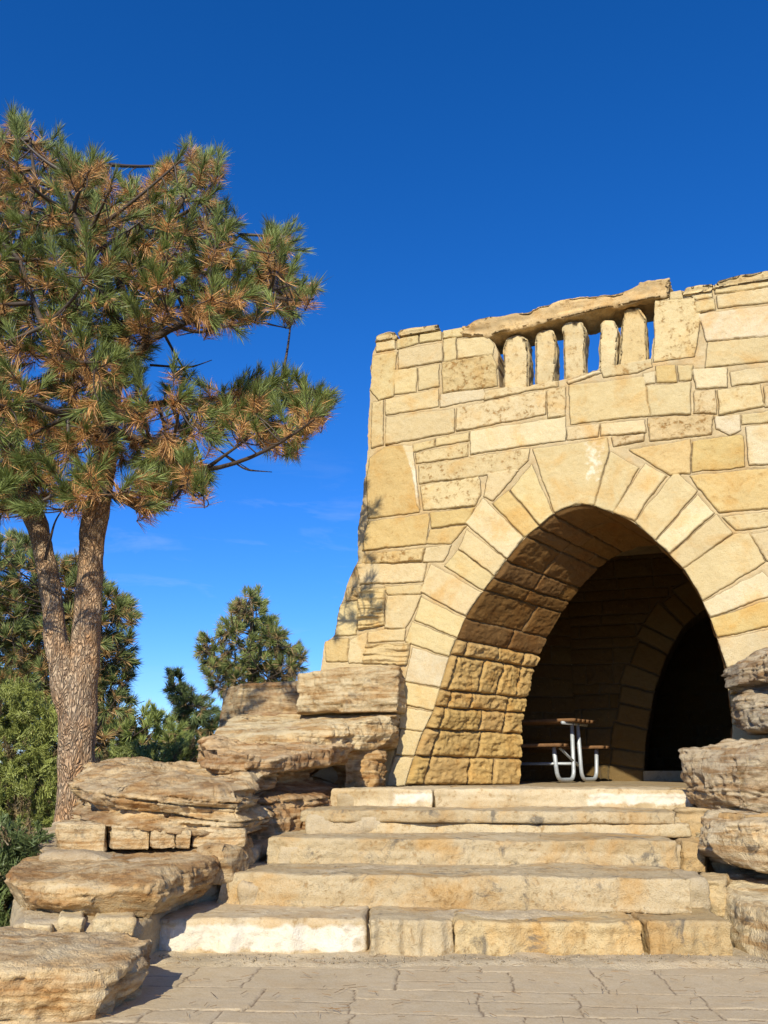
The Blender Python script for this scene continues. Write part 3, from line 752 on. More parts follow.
# ---- balusters and lintel
def wslab(name, px_poly, w0, w1, mat, parent, amp=.012, res=.012, seed=0, col=CREAM, strata=False, label=None):
    """stone slab with a traced front outline, depth from w0 to w1 behind the wall face, rounded rough edges"""
    P = [wuv(*p) for p in px_poly]
    P = np.array(P)
    if area(P) < 0: P = P[::-1]
    _, per = resample(P, 10); n = int(per / res); Q, _ = resample(P, n)
    for _ in range(5): Q = (np.roll(Q, 1, 0) + 2 * Q + np.roll(Q, -1, 0)) / 4
    T = np.roll(Q, -2, 0) - np.roll(Q, 2, 0); T /= np.linalg.norm(T, axis=1)[:, None]; N = np.stack([T[:, 1], -T[:, 0]], 1); C = Q.mean(0)
    # centre line instead of a single centre, so long slabs cap cleanly
    def shrink(Qp, f):
        cx = np.clip(Qp[:, 0], P[:, 0].min() + .06, P[:, 0].max() - .06) if np.ptp(P[:, 0]) > np.ptp(P[:, 1]) else np.full(len(Qp), C[0])
        if np.ptp(P[:, 0]) > np.ptp(P[:, 1]):
            k = np.polyfit(P[:, 0], P[:, 1], 1); cy = np.polyval(k, cx)
        else: cy = np.full(len(Qp), C[1])
        c = np.stack([cx, cy], 1); return c + (Qp - c) * f
    rings = []; ws = np.linspace(w0, w1, max(6, int((w1 - w0) / res / 1.3))); r = .025
    def add(Qp, w, dz=0): rings.append(np.concatenate([Qp, np.broadcast_to(w, (len(Qp),))[:, None]], 1))
    for f in (0, .25, .5, .75, .92): add(shrink(Q, f), w0 + amp * .6 * fbm(shrink(Q, f)[:, 0], shrink(Q, f)[:, 1], 0 * Q[:, 0], 9, 3, seed))
    for w in ws:
        e = 0
        if w - w0 < r: e = r - math.sqrt(max(r * r - (r - (w - w0)) ** 2, 0))
        if w1 - w < r: e = r - math.sqrt(max(r * r - (r - (w1 - w)) ** 2, 0))
        nn = fbm(Q[:, 0], Q[:, 1], w + 0 * Q[:, 0], 7, 4, seed) * amp
        if strata: nn = nn + vnoise(Q[:, 0] * 2, Q[:, 1] * 38, w * 2, seed + 3) * .03 * (np.abs(N[:, 0]) + .45) + vnoise(Q[:, 0] * 20, Q[:, 1] * 60, w * 8, seed + 5) * .007
        add(Q - N * e + N * nn[:, None], w)
    for f in (.9, .6, .3, 0): add(shrink(Q, f), w1)
    A = np.concatenate(rings); X = L0[:2] + A[:, :1] * WD[:2] + A[:, 2:] * WN[:2]; V = np.concatenate([X, A[:, 1:2]], 1)
    K = len(rings); a = np.arange(n); b = (a + 1) % n
    q = np.concatenate([np.stack([k * n + a, (k + 1) * n + a, (k + 1) * n + b, k * n + b], 1) for k in range(K - 1)])
    cc = np.asarray(col) * (1 + (.38 if strata else .12) * fbm(V[:, 0] * .5, V[:, 1] * .5, V[:, 2] * (9 if strata else 1), 4, 4, seed))[:, None]
    o = mesh_np(name, V, q, mat, parent, np.concatenate([cc, np.full((len(cc), 1), .6)], 1))
    if label: o['label'] = label
    return o
bal = [[(502, 390), (502, 345), (505, 335), (517, 331), (527, 336), (528, 360), (527, 388)],
       [(534, 385), (534, 331), (539, 326), (551, 326), (555, 334), (555, 360), (553, 383)],
       [(563, 380), (562, 323), (567, 318), (581, 318), (586, 327), (583, 350), (586, 377)],
       [(598, 373), (599, 321), (603, 317), (614, 316), (618, 325), (616, 350), (615, 370)],
       [(618, 368), (621, 318), (624, 305), (639, 304), (646, 315), (647, 335), (648, 362)]]
for i, b in enumerate(bal):
    wslab('baluster', b, .06 + .02 * (i % 2), .36, M_SLAB, tower, .012, .009, 20 + i, CREAM if i != 4 else ORA * .6 + CREAM * .4)
lint = [(463, 336), (465, 328), (477, 321), (489, 317.5), (500, 318), (512, 315), (529, 313), (541, 307), (552, 305), (562, 301), (579, 298), (599, 297.5), (617, 295), (629, 292), (638, 287), (644, 283), (659, 282), (668, 280.5), (671, 284), (670, 297), (645, 301.5), (620, 306.5), (595, 312), (570, 318), (541, 323.5), (515, 330), (490, 337)]
wslab('lintel', lint, -.03, .50, M_SLAB, tower, .020, .008, 40, (.55, .40, .20), True)
# ragged capping stones along the parapet
caps = [[(376, 343), (396, 339), (396, 333), (384, 334), (377, 337)], [(398, 338), (440, 331), (440, 325), (420, 328), (400, 331)], [(682, 297), (712, 293), (714, 285), (700, 286), (686, 289)], [(714, 290), (768, 282), (800, 278), (800, 268), (768, 272), (740, 276), (718, 282)]]
for i, c in enumerate(caps): wslab('cap_stone', c, -.03, .45, M_SLAB, tower, .012, .010, 60 + i, ORA * .4 + CREAM * .55, True)

# ------------------------------------------------------------------ STAIRWAY
stair = empty('stone_stairway', atZ(440, 955, 0), 'worn cream stone stairway of five steps climbing to the arch', 'stairway')
def stepslab(pxL, pyL, pxR, pyR, ztop, zbot, depth, name='step', mat=None, seed=0, c1=(.55, .45, .28), c2=(.47, .36, .2), label=None, amp=.012, sa=.006, over=0):
    a = atZ(pxL, pyL, ztop); b = atZ(pxR, pyR, ztop); d = (b - a) / np.linalg.norm(b - a); n = np.array([-d[1], d[0], 0])
    foot = [a[:2], b[:2], (b + n * depth)[:2], (a + n * depth)[:2]]
    # long slabs: ragged front line
    m = []; k = 14
    for i in range(k + 1):
        p = a + (b - a) * i / k; m.append(p[:2] - n[:2] * (.018 * math.sin(i * 1.7 + seed) + random.uniform(-.008, .008)))
    foot = m + foot[2:]
    o = rock(name, foot, zbot, ztop, mat or M_STEP, label, parent=stair, amp=amp, sa=sa, lay=.05, topamp=.010, rnd=.016, res=.011, seed=seed, c1=c1, c2=c2, soft=1.2, pit=.62, cuts=0, bk=.004)
    return o
Z = [0, .18, .345, .503, .66, ZF]
def wmat(name, x0, x1, z0, z1):
    o = stair.location; return stone_mat(name, .35, .15, .014, 30, white=(x0 - o.x, x1 - o.x, z0 - o.z, z1 - o.z))
xa = atZ(150, 955, 0)[0]
m1 = wmat('whitewashed_step_stone', -1.4, -.10, .01, .15)
s1 = stepslab(157, 918, 366, 919, Z[1], -.05, .75, mat=m1, seed=31, label='whitewashed left block of the bottom step', c1=(.60, .50, .33))
stepslab(369, 921, 453, 921, Z[1] - .004, -.05, .72, seed=32, amp=.015)
stepslab(454.5, 921, 643, 922, Z[1] - .008, -.05, .75, seed=33, amp=.015, c1=(.62, .49, .27), c2=(.55, .42, .22))
stepslab(646, 921, 730, 922, Z[1] - .004, -.05, .75, seed=34, amp=.018, c1=(.5, .38, .2))
stepslab(216, 874, 692, 880, Z[2], Z[1] - .02, .95, seed=35, amp=.02)
stepslab(266, 838, 678, 841, Z[3], Z[2] - .02, .95, seed=36, amp=.02)
stepslab(299, 810, 676, 812, Z[4], Z[4] - .085, .9, seed=37, amp=.014)
stepslab(306, 822, 690, 825, Z[4] - .088, Z[3] - .02, .9, seed=38, amp=.01, c1=(.62, .52, .33), c2=(.55, .45, .28))
x5 = atZ(580, 789, ZF)[0]
m5 = wmat('patchy_white_step_stone', x5, x5 + 1.3, Z[4] + .02, ZF - .02)
m5b = wmat('patchy_white_step_stone', atZ(392, 789, ZF)[0], atZ(470, 789, ZF)[0], Z[4] + .02, ZF - .02)
stepslab(331, 789, 432, 789.5, ZF, Z[4] - .02, 1.2, seed=39, mat=m5b, c1=(.62, .52, .34), amp=.008)
stepslab(434, 789.5, 692, 790, ZF, Z[4] - .02, 1.2, seed=40, mat=m5, c1=(.62, .52, .34), amp=.008)
# mortared bed under and beside the steps
for i, (pl, pr, py) in enumerate(((190, 722, 920), (225, 712, 877), (270, 702, 839.5), (306, 700, 811), (335, 700, 789.5))):
    b = atZ(pr, py, Z[i + 1])
    a = atZ(pl + (30, 12, 5, 0, 0)[i], py, Z[i + 1]); c = atZ((728, 690, 676, 674, 690)[i], py, Z[i + 1])
    rock('mortar_bed', [(a[0], a[1] + .14), (c[0], c[1] + .14), (c[0], c[1] + .05), (b[0], b[1] + .05), (b[0], b[1] + 1.3), (a[0], a[1] + 1.3)], 0 if i == 0 else Z[i] - .06, Z[i + 1] - .03, M_MORT, parent=stair, amp=.03, sa=.0, topamp=.03, rnd=.03, res=.02, seed=50 + i, c1=(.54, .45, .30), c2=(.42, .34, .21), soft=2, pit=.2, cuts=0, bk=0)

# ------------------------------------------------------------------ LEFT ROCKS
def pz(py, Y): return zat(py, Y)
TAN, DRK = (.62, .49, .29), (.36, .24, .125)
rock('sandstone_block', fp(985, (-140, 3.75), (20, 3.80), (104, 3.84), (122, 4.0), (151, 4.42), (120, 4.6), (30, 4.7), (-140, 4.7)), -.03, .212, M_ROCK, 'low square sandstone block at the bottom left beside the paving', amp=.035, sa=.03, lay=.06, topamp=.02, res=.008, seed=1, prof=((0, .05), (.35, .03), (.7, 0), (1, 0)), c1=TAN, c2=(.40, .25, .12), cuts=4, cutd=.06)
rock('sandstone_boulder', fp(905, (-2, 5.15), (12, 4.95), (50, 4.82), (110, 4.78), (160, 4.86), (190, 5.25), (212, 5.6), (225, 6.3), (60, 6.35), (10, 5.8)), .208, .435, M_ROCK, 'overhanging brown boulder resting above the low square block', slope=(.0, .05), amp=.04, sa=.02, lay=.09, topamp=.025, rnd=.03, res=.009, seed=2, prof=((0, .11), (.25, .05), (.5, .0), (.8, 0), (1, .02)), c1=(.59, .45, .25), c2=(.42, .28, .14), facet=.03, cuts=7, cutd=.07)
rock('sandstone_boulder', fp(860, (196, 5.7), (222, 5.62), (248, 5.8), (256, 6.5), (200, 6.5)), .28, pz(846, 5.7), M_ROCK, 'small rounded boulder tucked beside the second step', amp=.04, sa=.02, lay=.08, rnd=.04, res=.010, seed=3, prof=((0, .03), (.5, 0), (1, .02)), c1=(.58, .45, .27), c2=(.42, .3, .15), cutd=.15)
rock('layered_ledge', fp(800, (74, 6.9), (88, 6.2), (130, 5.95), (196, 5.92), (240, 5.98), (256, 6.4), (270, 7.2), (262, 8.3), (96, 8.2), (76, 7.6)), .55, .925, M_ROCK, 'big laminated sandstone ledge with a white patch, beside the pine trunk', slope=(0.0, .10), amp=.035, sa=.075, lay=.045, topamp=.045, rnd=.02, res=.009, seed=4, prof=((0, .02), (.3, .0), (.5, .09), (.62, .05), (.78, .0), (1, .0)), c1=TAN, c2=(.31, .20, .105), dip=.10, cuts=3, cutd=.06, bk=.05)
rock('cavity_ledge', fp(790, (205, 6.9), (246, 6.75), (275, 6.9), (318, 7.3), (345, 7.9), (352, 8.7), (300, 9.4), (200, 9.0)), .45, pz(745, 7.9), M_ROCK, 'brown ledge hollowed by a dark cavity beside the top steps', slope=(.0, .06), amp=.05, sa=.05, lay=.065, topamp=.06, rnd=.02, res=.010, seed=5, prof=((0, .0), (.32, .02), (.5, .14), (.62, .36), (.72, .30), (.8, .04), (1, .0)), c1=(.56, .41, .23), c2=(.30, .18, .09), facet=.03, cuts=0, bk=.05)
rock('leaning_slab', fp(735, (208, 8.5), (262, 8.1), (335, 8.25), (394, 8.75), (400, 9.1), (330, 9.9), (232, 9.9)), pz(752, 8.4), 1.43, M_ROCK, 'wide pale slab sloping toward the viewer above the cavity', slope=(.10, .20), bslope=(.03, 0), amp=.04, sa=.04, lay=.08, topamp=.03, rnd=.03, res=.010, seed=6, prof=((0, .03), (.5, .0), (1, .03)), c1=(.66, .55, .34), c2=(.48, .35, .18), cuts=4, cutd=.06)
rock('upper_block', fp(690, (298, 9.1), (330, 8.86), (399, 8.74), (405, 9.1), (380, 10), (300, 10)), pz(712, 8.8), pz(668, 8.8), M_ROCK, 'squared pale block set against the left foot of the shelter wall', slope=(.02, 0), amp=.03, sa=.02, lay=.12, topamp=.02, rnd=.03, res=.011, seed=7, c1=(.58, .48, .30), c2=(.48, .36, .2), cuts=3, cutd=.06)
rock('upper_block', fp(695, (218, 10.3), (240, 9.75), (305, 9.4), (316, 9.9), (300, 10.6), (230, 10.8)), 1.35, pz(684, 9.7), M_ROCK, 'shaded brown block left of the squared pale one, below the small pine', amp=.04, sa=.03, lay=.1, topamp=.02, rnd=.03, res=.015, seed=8, c1=(.46, .36, .22), c2=(.3, .2, .12), cuts=4, cutd=.1)
rock('support_rock', fp(760, (328, 8.7), (345, 8.5), (372, 8.65), (384, 8.85), (388, 9.2), (330, 9.3)), .62, pz(745, 8.7), M_ROCK, 'upright brown stone under the sloping slab at the foot of the arch', amp=.05, sa=.03, lay=.15, rnd=.03, res=.011, seed=9, c1=(.56, .40, .20), c2=(.38, .24, .11), facet=.05, cuts=4, cutd=.1, bk=.05)
# buried footing the boulders are bedded on
rock('rubble_footing', fp(870, (40, 5.7), (120, 5.62), (195, 5.68), (248, 6.1), (300, 7.2), (345, 9.0), (60, 9.0), (20, 7.0)), -.1, .485, M_MORT, 'mortared rubble footing between the overhanging boulder and the laminated ledge', 'footing', slope=(0, .015), amp=.05, sa=.02, topamp=.03, rnd=.05, res=.02, seed=10, c1=(.50, .41, .27), c2=(.40, .3, .18), cuts=0)
rock('rubble_footing', fp(760, (246, 8.6), (300, 8.5), (350, 8.75), (340, 10.2), (222, 10.2)), .4, 1.33, M_MORT, 'rubble footing behind the sloping slab left of the arch', 'footing', amp=.06, sa=.03, topamp=.03, res=.025, seed=11, c1=(.42, .33, .21), c2=(.32, .22, .13), cuts=0)
G_ = 'small mortared stones under the laminated ledge'
for i, (a, b, yt, yb, lab, Y) in enumerate(((56, 106, 827, 852, 'largest flat mortared stone nearest the pine trunk', 5.95), (108, 151, 829, 850, 'rounded mortared stone, second from the pine trunk in its row', 5.88), (152, 174, 833, 849, 'small squarish mortared stone in the middle of the row', 5.84),
                                            (175, 192, 832, 849, 'smallest mortared stone right of the middle of the row', 5.84), (192, 246, 832, 848, 'long thin mortared stone at the right end of the row', 5.86))):
    rock('mortared_stone', fp(840, (a, Y + .03), (b, Y), (b + 1, Y + .35), (a, Y + .35)), pz(yb, Y), pz(yt, Y) + .02, M_ROCK, lab + ' under the ledge', 'stone', G_, amp=.018, sa=.004, topamp=.01, rnd=.02, res=.007, seed=70 + i, c1=(.64, .52, .32), c2=(.54, .41, .23), cuts=5, cutd=.12, bk=0)
G_ = 'small stones wedged under the overhanging boulder'
for i, (a, b, yt, yb, lab) in enumerate(((20, 49, 924, 937, 'pale flat chip stone at the left end under the overhanging boulder'), (57, 85, 918, 933, 'wedge stone in the middle under the overhanging boulder'), (93, 134, 918, 933, 'yellow chip stone at the right end under the overhanging boulder'))):
    Y = 4.66
    rock('chip_stone', fp(930, (a, Y), (b, Y), (b, Y + .25), (a, Y + .25)), pz(yb, Y) - .03, pz(yt, Y), M_STEP, lab, 'stone', G_, amp=.02, sa=.003, topamp=.01, rnd=.015, res=.007, seed=80 + i, c1=(.66, .55, .34), c2=(.58, .45, .25), cutd=.1, bk=0)
rock('rubble_footing', fp(930, (12, 4.69), (120, 4.69), (142, 4.85), (168, 5.3), (190, 5.9), (12, 6.2)), -.05, .225, M_MORT, 'mortared bed under the overhanging boulder holding three chip stones', 'footing', amp=.02, sa=0, topamp=.02, rnd=.03, res=.014, seed=12, c1=(.54, .45, .30), c2=(.44, .35, .21), cuts=0)

# ------------------------------------------------------------------ RIGHT ROCKS
rock('grey_boulder', fp(690, (727, 7.75), (736, 7.35), (770, 7.0), (900, 6.9), (900, 7.5), (750, 7.9)), pz(733, 7.2), pz(640, 7.2), M_GREY, 'jagged grey boulder standing against the right side of the arch', slope=(.25, 0), amp=.07, sa=.06, lay=.10, topamp=.05, rnd=.04, res=.009, seed=14, grey=.6, prof=((0, .14), (.12, .04), (.45, .03), (.58, .12), (.66, .0), (.85, -.02), (1, .06)), c1=(.52, .42, .27), c2=(.28, .21, .14), facet=.05, cuts=6, cutd=.08, bk=.06)
rock('grey_boulder', fp(775, (686, 7.1), (694, 6.75), (735, 6.45), (900, 6.3), (900, 7.6), (720, 7.7)), pz(816, 6.6), pz(741, 6.6), M_GREY, 'wide grey boulder with a dark pocket right of the top step', slope=(.08, .05), amp=.06, sa=.035, lay=.17, topamp=.05, rnd=.03, res=.009, seed=15, grey=.3, prof=((0, .06), (.2, .03), (.6, 0), (.9, -.02), (1, .02)), c1=(.60, .48, .30), c2=(.34, .26, .17), facet=.06, cuts=6, cutd=.07, bk=.06)
rock('grey_boulder', fp(850, (699, 6.3), (708, 5.85), (750, 5.6), (900, 5.4), (900, 6.7), (710, 6.8)), pz(884, 5.7), pz(821, 5.7), M_GREY, 'long buff boulder with a dark crack beneath, right of the middle steps', slope=(.02, .03), bslope=(-.12, 0), amp=.05, sa=.03, lay=.13, topamp=.03, rnd=.03, res=.009, seed=16, grey=.1, prof=((0, .10), (.25, .03), (.6, 0), (1, .03)), c1=(.64, .53, .34), c2=(.46, .35, .21), facet=.04, cuts=6, cutd=.07, bk=.04)
rock('leaning_slab', fp(930, (704, 6.1), (714, 5.62), (738, 5.22), (768, 4.93), (900, 4.6), (900, 6.4), (730, 6.6)), -.04, .295, M_GREY, 'smooth buff slab leaning down to the paving at the right edge', slope=(.03, .05), amp=.022, sa=.012, lay=.3, topamp=.03, rnd=.06, res=.009, seed=17, grey=0, prof=((0, 0), (1, .07)), c1=(.66, .55, .34), c2=(.54, .42, .25), facet=.0, cuts=3, cutd=.06, bk=.008)
rock('orange_sliver_stone', fp(815, (716, 6.3), (760, 5.9), (900, 5.7), (900, 6.6)), pz(827, 6.0), pz(817, 6.0), M_STEP, 'thin orange sliver of stone between the two lower grey boulders', 'stone', amp=.02, sa=.01, rnd=.012, res=.010, seed=18, c1=(.60, .42, .20), c2=(.5, .33, .15), cuts=0)
for i, (a, b, yt, yb, Y, lab, c) in enumerate(((676, 714, 811, 844, 6.85, 'cracked orange stone at the right end of the fourth step', (.58, .43, .23)), (677, 707, 843, 873, 6.22, 'brown stone set in mortar at the right end of the third step', (.56, .40, .20)), (702, 728, 881, 917, 5.62, 'rounded brown stone between the second step and the leaning slab', (.57, .44, .24)), (698, 722, 838, 864, 6.5, 'pale stone behind the brown one at the right of the steps', (.6, .5, .3)))):
    rock('mortared_stone', fp((yt + yb) / 2, (a, Y + .05), (a + 6, Y), (b, Y - .02), (b + 2, Y + .35), (a + 1, Y + .35)), pz(yb, Y), pz(yt, Y), M_STEP, lab, 'stone', 'stones mortared beside the right ends of the steps', amp=.02, sa=.01, topamp=.02, rnd=.02, res=.008, seed=90 + i, c1=c, c2=tuple(x * .8 for x in c), facet=.02, cuts=4, cutd=.08, bk=.005)
rock('rubble_footing', [tuple(atY(712, 880, 6.35)[:2]), tuple(atY(745, 880, 6.3)[:2]), (5, 6.1), (5, 9.0), tuple(atY(735, 780, 7.9)[:2]), tuple(atY(708, 800, 7.2)[:2])], -.1, .52, M_MORT, 'mortared bank under the grey boulders right of the steps', 'footing', slope=(0, .06), amp=.04, sa=.01, topamp=.03, rnd=.05, res=.025, seed=19, c1=(.54, .45, .29), c2=(.44, .34, .2), cuts=0)

# ------------------------------------------------------------------ PICNIC TABLE
def tube(name, pts, r, mat, parent, seg=12, closed=False, rs=None, nz=0, seed=0, cap=True):
    P = [Vector(tuple(p)) for p in pts]; n = len(P); V = []; rs = rs or [r] * n
    up = Vector((0, 0, 1)); prevn = None
    for i, p in enumerate(P):
        t = (P[min(i + 1, n - 1)] - P[max(i - 1, 0)]).normalized()
        if prevn is None:
            a = up if abs(t.z) < .9 else Vector((1, 0, 0)); nn = t.cross(a).normalized()
        else: nn = (prevn - t * prevn.dot(t)).normalized()
        prevn = nn; bb = t.cross(nn)
        for k in range(seg):
            an = 2 * math.pi * k / seg; V.append(p + (nn * math.cos(an) + bb * math.sin(an)) * rs[i])
    V = np.array([tuple(v) for v in V])
    q = []
    for i in range(n - 1):
        for k in range(seg): q.append((i * seg + k, i * seg + (k + 1) % seg, (i + 1) * seg + (k + 1) % seg, (i + 1) * seg + k))
    tr = []
    if cap:
        V = np.vstack([V, [tuple(P[0])], [tuple(P[-1])]]); c0 = n * seg
        tr = [(c0, (k + 1) % seg, k) for k in range(seg)] + [(c0 + 1, (n - 1) * seg + k, (n - 1) * seg + (k + 1) % seg) for k in range(seg)]
    if mat is None: return V, q, tr
    return mesh_np(name, V, q, mat, parent, tris=tr)
def smoothpath(pts, rad=.07, k=6):
    P = [Vector(p) for p in pts]; out = [P[0]]
    for i in range(1, len(P) - 1):
        a = (P[i - 1] - P[i]); b = (P[i + 1] - P[i]); ra = min(rad, a.length * .48, b.length * .48); A = P[i] + a.normalized() * ra; B = P[i] + b.normalized() * ra
        for j in range(k + 1):
            t = j / k; out.append(A * (1 - t) ** 2 + P[i] * 2 * t * (1 - t) + B * t * t)
    out.append(P[-1]); return out
pc = atY(582, 782, 11.2); pc[2] = ZF
table = empty('picnic_table', pc, 'picnic table with brown plank top and bent silver pipe legs inside the arch', 'picnic table')
ang = R(52); cx_ = np.array([math.cos(ang), -math.sin(ang), 0]) ; lx = np.array([-math.sin(ang), -math.cos(ang), 0]) * -1
lx = np.array([-math.cos(R(38)), math.sin(R(38)) * .9, 0]); lx /= np.linalg.norm(lx); cx_ = np.array([lx[1], -lx[0], 0])
def tp(c, l, z): return pc + cx_ * c + lx * l + np.array([0, 0, z])
for l in (0.05, 1.25):
    for s_ in (-1, 1):
        pts = [tp(s_ * .66, l, .405), tp(s_ * .60, l, .03), tp(s_ * .12, l, .03), tp(s_ * .09, l, .70)]
        tube('leg', smoothpath(pts, .13), .025, M_PIPE, table)
    tube('crossbar', [tp(-.50, l, .40), tp(.02, l, .20)], .016, M_PIPE, table); tube('crossbar', [tp(-.38, l, .70), tp(.38, l, .70)], .02, M_PIPE, table)
tube('stretcher', [tp(0, .05, .22), tp(0, 1.25, .22)], .018, M_PIPE, table)
def plank(name, c0, c1, l0, l1, z0, z1):
    c = [tp(a, b, z) for z in (z0, z1) for b in (l0, l1) for a in (c0, c1)]
    return mesh_np(name, c, [(0, 1, 3, 2), (4, 6, 7, 5), (0, 4, 5, 1), (2, 3, 7, 6), (0, 2, 6, 4), (1, 5, 7, 3)], M_WOOD, table, smooth=False)
for k in range(5): plank('top_plank', -.34 + k * .137, -.34 + k * .137 + .128, -.08, 1.5, .715, .75)
for s_ in (-1, 1):
    for k in range(2): c = s_ * .66 - .14 + k * .145; plank('seat_plank', c, c + .135, -.08, 1.5, .41, .445)

# ------------------------------------------------------------------ GROUND
def sheet(name, xs, ys, zf, mat, colf, kind='structure'):
    X, Y = np.meshgrid(xs, ys, indexing='ij'); Zz = zf(X, Y); n, m = X.shape; ids = np.arange(n * m).reshape(n, m)
    q = np.stack([ids[:-1, :-1], ids[1:, :-1], ids[1:, 1:], ids[:-1, 1:]], -1).reshape(-1, 4)
    o = mesh_np(name, np.stack([X, Y, Zz], -1).reshape(-1, 3), q, mat, None, colf(X, Y).reshape(-1, 4)); tag(o, kind=kind); return o
def axis(lo, hi, c0, c1, fine, far):
    a = list(np.arange(c0, c1, fine)); s = fine; x = c1
    while x < hi: a.append(x); s *= 1.25; x += s
    a.append(hi); s = fine; x = c0 - s; b = []
    while x > lo: b.append(x); s *= 1.25; x -= s
    b.append(lo); return np.array(sorted(b + a))
def tz(X, Y):
    plaza = sm((Y - 5.8) / 1.5) * .35 * sm((-X - 1.2) / 1.2) ; r = np.sqrt(X ** 2 + Y ** 2)
    fall = -sm((Y - 14) / 60) * 9 - sm((r - 90) / 500) * 25
    rise = 18 * sm((r - 900) / 2500) * (.5 + .5 * vnoise(X * .0011, Y * .0011, 0 * X, 8))
    b = fbm(X, Y, 0 * X, .5, 3, 3) * .05 * sm((Y - 6) / 3)
    left = sm((-X - 2.3) / .8) * sm((Y - 4.6) / .8)
    return -.03 + plaza * .9 + b + fall + rise - .85 * left
def tcol(X, Y):
    v = fbm(X, Y, 0 * X, .8, 4, 5)[..., None]; c = np.array([.16, .15, .07]) * (1 - sm(v)) + np.array([.24, .19, .10]) * sm(v); return np.concatenate([c, 0 * v + .2], -1)
M_EARTH = stone_mat('dry_grassy_earth', .2, .3, .03, 30)
sheet('terrain', axis(-4000, 4000, -8, 8, .25, 0), axis(-4000, 6000, -4, 22, .25, 0), tz, M_EARTH, tcol)
# paving of random ashlar-stamped slabs
pv = []
y = 1.2
PR = R(-4)
while y < 5.3:
    h = random.choice((.2, .3, .4)); x = -3 - random.uniform(0, .3)
    while x < 5:
        w = random.choice((.3, .42, .55, .7))
        if h > .2 and random.random() < .35:
            hh2 = h * random.uniform(.4, .6); parts = [(x, y, w, hh2), (x, y + hh2, w, h - hh2)]
        else: parts = [(x, y, w, h)]
        for (a, b, c, d) in parts:
            g = .0025; pv.append(dict(poly=[(a + g, b + g), (a + c - g, b + g), (a + c - g, b + d - g), (a + g, b + d - g)], col=np.array([.53, .435, .285]) * random.uniform(.97, 1.03), relief=.0016, rough=.0012, bev=.010, pit=.15))
        x += w
    y += h
def pmap(U, V, Hh):
    c, s = math.cos(PR), math.sin(PR); return np.stack([U * c - V * s, U * s + V * c, Hh - .006], -1)
pav = hfield('pavement', -2.4, 3.3, 3.3, 5.2, .0075, pv, pmap, M_PAVE, None, seed=12, mort=np.array([.22, .165, .11]), warp=.014, mn=.0003, gd=.0008)
tag(pav, kind='structure')
sheet('plaza', np.linspace(-7, 8, 40), np.linspace(-3, 5.2, 30), lambda X, Y: -.022 + 0 * X, M_PLAZA, lambda X, Y: np.broadcast_to(np.array([.5, .4, .28, .2]), X.shape + (4,)).copy())
sx = np.linspace(-1.75, 2.9, 260); sy = np.linspace(4.80, 5.3, 40)
def kcol(X, Y): v = fbm(X, Y, 0 * X, 4, 4, 51)[..., None]; return np.concatenate([np.array([.54, .45, .30]) * (1 + .18 * v), 0 * v + .35], -1)
def kz(X, Y): return .012 + .010 * fbm(X, Y, 0 * X, 5, 4, 61) - .03 * (1 - sm((Y - 4.84 + .02 * X - .05 * vnoise(X * 3, 0 * X, 0 * X, 4)) / .12)) 
sheet('mortar_strip', sx, sy, kz, M_MORT, kcol)

# ------------------------------------------------------------------ TREES
def unit(a): return a / (np.linalg.norm(a, axis=-1, keepdims=True) + 1e-9)
def tufts(Cn, Ax, N, L, tw, wid, green, brown, bf, r):
    """needle brushes: young green needles forward, old orange ones swept out behind"""
    T = len(Cn); C = np.repeat(Cn, N, 0); A = np.repeat(Ax, N, 0); K = T * N
    t = r.random(K) ; bfr = np.repeat(np.clip(bf, 0, 1), N)
    isb = t < bfr
    rv = unit(r.normal(size=(K, 3))); rv = unit(rv - A * np.sum(rv * A, 1, keepdims=True))
    ang = np.where(isb, r.uniform(.55, 1.35, K), r.uniform(.08, 1.0, K) * (1.15 - .4 * t))
    d = unit(A * np.cos(ang)[:, None] + rv * np.sin(ang)[:, None] + np.array([0, 0, 1]) * np.where(isb, -.22, .12)[:, None])
    b = C + A * ((t - .8) * tw)[:, None]; ln = L * r.uniform(.55, 1.1, K) * np.repeat(r.uniform(.75, 1.15, T), N)
    side = unit(np.cross(d, r.normal(size=(K, 3)))) * (wid * .5)
    mid = b + d * (ln * .55)[:, None] + np.array([0, 0, -.004]); tip = b + d * ln[:, None] + np.array([0, 0, -1]) * (ln * .06)[:, None]
    V = np.stack([b - side * .7, b + side * .7, mid + side, mid - side, tip], 1).reshape(-1, 3)
    i = np.arange(K) * 5; q = np.stack([i, i + 1, i + 2, i + 3], 1); tr = np.stack([i + 3, i + 2, i + 4], 1)
    col = np.where(isb[:, None], np.asarray(brown) * r.uniform(.65, 1.25, (K, 1)), np.asarray(green) * r.uniform(.7, 1.3, (K, 1)))
    col = col * np.repeat(r.uniform(.75, 1.2, (T, 1)), N, 0)
    return V, q, tr, np.repeat(col, 5, 0)
def multi_tubes(paths, seg=4):
    Vs, Qs, off = [], [], 0
    for P, r0, r1 in paths:
        n = len(P); V, q, _ = tube(None, P, 0, None, None, seg, rs=[r0 + (r1 - r0) * i / (n - 1) for i in range(n)], cap=False)
        Vs.append(V); Qs.append(np.array(q) + off); off += len(V)
    return np.concatenate(Vs), np.concatenate(Qs)
